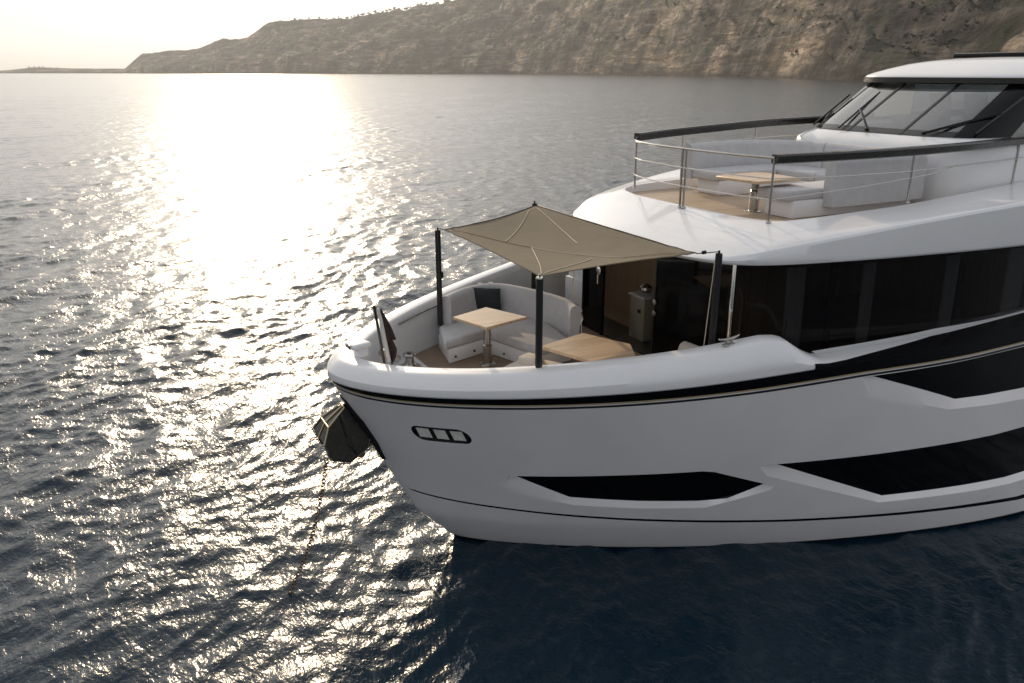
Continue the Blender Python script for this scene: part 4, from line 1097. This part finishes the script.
def sail_pt(u, v):
    # u: C1->C4 / C2->C3, v: C1->C2 / C4->C3
    a = C1.lerp(C4, u); b = C2.lerp(C3, u); p = a.lerp(b, v)
    cen = (C1+C2+C3+C4)/4
    eu = 4*u*(1-u); ev = 4*v*(1-v)
    # edges curve inwards
    pull = .07*eu*(abs(2*v-1)**2.2) + .03*ev*(abs(2*u-1)**2.2)
    p = p + (cen-p)*pull
    p.z -= .16*eu*ev + .02*eu*(1-ev)
    # light creases running from the tensioned corners
    p.z += .012*math.sin(38*math.atan2(v+.02, u+.02))*math.exp(-4*math.hypot(u,v)) + .010*math.sin(34*math.atan2(1-v+.02, 1-u+.02))*math.exp(-3*math.hypot(1-u,1-v))
    return p
NU = 44
can = MB().grid([[sail_pt(i/NU, j/NU) for j in range(NU+1)] for i in range(NU+1)]).build('sail', M['sail'], shade, smooth=80)
sl = can.modifiers.new('thickness', 'SOLIDIFY'); sl.thickness = .004
def seam(uv, name='seam', r=.0065, mtl=None):
    pts = []
    for (a, b) in zip(uv[:-1], uv[1:]):
        for k in range(12):
            f = k/12; pts.append(sail_pt(a[0]+(b[0]-a[0])*f, a[1]+(b[1]-a[1])*f)+Vector((0,0,.008)))
    pts.append(sail_pt(*uv[-1])+Vector((0,0,.008)))
    MB().tube(pts, r, 6).build(name, mtl or M['cord'], can, smooth=60)
M['cord'] = mat('pale_cord', (.62,.54,.40), .8)
seam([(.87,.03),(.30,.33)]); seam([(.955,.04),(.69,.56)])
seam([(.03,.97),(.39,.48)]); seam([(.05,.97),(.52,.81)])
seam([(.04,.04),(.39,.47)], r=.005, mtl=M['sail']); seam([(.39,.47),(.66,.89)], r=.005); seam([(.66,.89),(.96,.98)], r=.004, mtl=M['sail'])
seam([(0,0),(.5,0),(1,0)], 'edge_rope', .008, M['blackm']); seam([(1,0),(1,.5),(1,1)], 'edge_rope', .008, M['blackm'])
seam([(0,0),(0,.5),(0,1)], 'edge_rope', .006, M['sail']); seam([(0,1),(.5,1),(1,1)], 'edge_rope', .006, M['sail'])
for c_, t_ in ((C3, T3),(C1,T1),(C2,T2),(C4,T4)):
    MB().tube([c_, t_+Vector((0,0,.045))], .008, 6).build('tension_line', M['black'], shade)
MB().tube([C3.lerp(T3,.28)+Vector((0,0,.02)), C3.lerp(T3,.42)+Vector((0,0,.03))], .028, 10).build('tension_block', M['black'], shade)
# control line down the aft port pole and the loose cord under the sail
ln = [T3+Vector((-.07,0,-.1)), T3+Vector((-.14,0,-1.2)), T3+Vector((-.20,0,-2.1))]
MB().tube(smooth_path(ln, 6), .006, 6).build('control_line', M['cord'], shade)
e = sail_pt(.22, .995); pts = [e+Vector((.01*math.sin(k*1.3), .012*math.cos(k*1.7), -.05*k)) for k in range(9)]
MB().tube(pts, [.010,.008,.009,.012,.008,.009,.013,.014,.016], 7).build('loose_cord', M['rope'], shade)
MB().box(T1+Vector((.06,0,-.82)), (.05,.04,.12), None, .01).build('pole_latch', M['black'], shade)

# -- bow staff with furled ensign
fl = empty('bow_flag', (.22,-.1,3.7), 'dark red flag furled on a short staff at the bow', 'flag')
fb = V(.36,.10,3.45)
MB().tube([fb, fb+Vector((-.12,0,.98))], .022, 10).build('staff', M['dsteel'], fl)
MB().tube([fb+Vector((.06,-.05,.05)), fb+Vector((-.06,-.03,.93))], .030, 10).build('staff_cover', M['curtain'], fl)
rows = []
top = fb+Vector((-.06,-.05,.92)); bot = fb+Vector((.10,-.02,.0))
for k in range(26):
    f = k/25; c_ = top.lerp(bot, f); wd = .02+.125*interp(f,[0,.12,.33,.52,.56,.7,.85,1],[.05,.35,.85,1.15,.62,1.0,.65,.05])
    rows.append([c_ + Vector((wd*q*.92, -wd*.38*q + .035*math.sin(q*9+f*5)*f, .05*math.sin(q*7+f*3)-.10*q*wd*4)) for q in np.linspace(0,1,12)])
g = MB().grid(rows).build('ensign', M['flag'], fl, smooth=80); mm_ = g.modifiers.new('thickness','SOLIDIFY'); mm_.thickness = .006

# -- anchor hanging in its stem pocket
an = empty('anchor', (-.2,0,2.2), 'big dark steel plough anchor stowed against the stem of the yacht', 'anchor')
# two folded fluke plates meeting along a ridge, wide towards the front
def plate(sgn):
    mb = MB()
    R0 = V(-.02,0,2.90); R1 = V(-.70,0,2.72)
    pts = [V(.04,.03*sgn,2.84), V(-.32,.10*sgn,2.83), V(-.62,.22*sgn,2.60), V(-.74,.36*sgn,2.38), V(-.64,.38*sgn,2.10), V(-.36,.30*sgn,1.98), V(-.02,.20*sgn,2.14), V(.12,.12*sgn,2.42)]
    inn_ = [p_+Vector((.05,.05*sgn,-.02)) for p_ in pts]
    mb.add(pts+inn_, [tuple(range(8)), tuple(range(15,7,-1))]+[(i,(i+1)%8,8+(i+1)%8,8+i) for i in range(8)])
    return mb
for sgn in (1,-1): plate(sgn).build('fluke', M['anchor'], an, smooth=20)
MB().add([V(-.32,.10,2.83),V(-.62,.22,2.60),V(-.74,.36,2.38),V(-.74,-.36,2.38),V(-.62,-.22,2.60),V(-.32,-.10,2.83)], [(0,1,4,5),(1,2,3,4)]).build('crown_plate', M['anchor'], an, smooth=20)
for a_, b_ in (((-.33,.10,2.84),(-.33,-.10,2.84)),((-.63,.22,2.61),(-.63,-.22,2.61)),((-.33,.10,2.84),(-.63,.22,2.61)),((-.63,.22,2.61),(-.75,.36,2.38)),((-.33,-.10,2.84),(-.63,-.22,2.61)),((-.63,-.22,2.61),(-.75,-.36,2.38)),((-.63,0,2.61),(-.75,0,2.38)),((-.33,0,2.84),(-.63,0,2.61))):
    MB().tube([V(*a_), V(*b_)], .011, 6).build('rib', M['gold'], an)
for sgn in (1,-1):
    loop = [V(-.33,.10*sgn,2.84), V(-.63,.22*sgn,2.61), V(-.75,.36*sgn,2.38), V(-.65,.39*sgn,2.09), V(-.36,.31*sgn,1.97), V(-.02,.21*sgn,2.13), V(.10,.12*sgn,2.42)]
    MB().tube(loop, .009, 6).build('fluke_edge', M['dsteel'], an)
    MB().tube([V(-.40,.20*sgn,2.76), V(-.30,.345*sgn,2.30), V(-.20,.28*sgn,2.08)], .012, 6).build('fluke_rib', M['dsteel'], an)
MB().tube([V(.16,0,2.75), V(-.2,0,2.45), V(-.42,0,2.15), V(-.62,.02,2.02)], [.06,.065,.06,.05], 10).build('shank', M['anchor'], an)
MB().tube([V(-.10,.10,1.98), V(-.06,-.18,1.93)], .06, 12).build('stock', M['chain'], an)

# -- anchor chain down to the water
def chain():
    mb = MB(); A = V(-.66,.06,2.0); B = V(-1.56,.36,-.15); n = 46
    def pt(f):
        p = A.lerp(B, f); p.z -= .10*math.sin(f*math.pi); p.x += .10*math.sin(f*math.pi); return p
    for i in range(n):
        p = pt(i/n); q = pt((i+1)/n); d = (q-p).normalized(); c_ = (p+q)/2; L = (q-p).length*.78
        x = d.orthogonal().normalized(); y = d.cross(x); s_ = x if i % 2 else y
        ring = []
        for k in range(12):
            an_ = 2*math.pi*k/12; ring.append(c_ + d*L*math.cos(an_)*.82 + s_*.026*math.sin(an_)*1.15)
        rows = []
        for k in range(12):
            tdir = (ring[(k+1)%12]-ring[k-1]).normalized(); nn = tdir.cross(s_.cross(d)).normalized(); bb = s_.cross(d).normalized()
            rows.append([ring[k]+(nn*math.cos(a)+bb*math.sin(a))*.009 for a in (0,1.257,2.513,3.77,5.03)])
        mb.grid(rows, closed_u=True, closed_v=True)
    o = mb.build('anchor_chain', M['chain'], smooth=60, weld=0)
    return tag(o, 'thin rusty anchor chain running from the bow down into the water', 'chain')
chain()
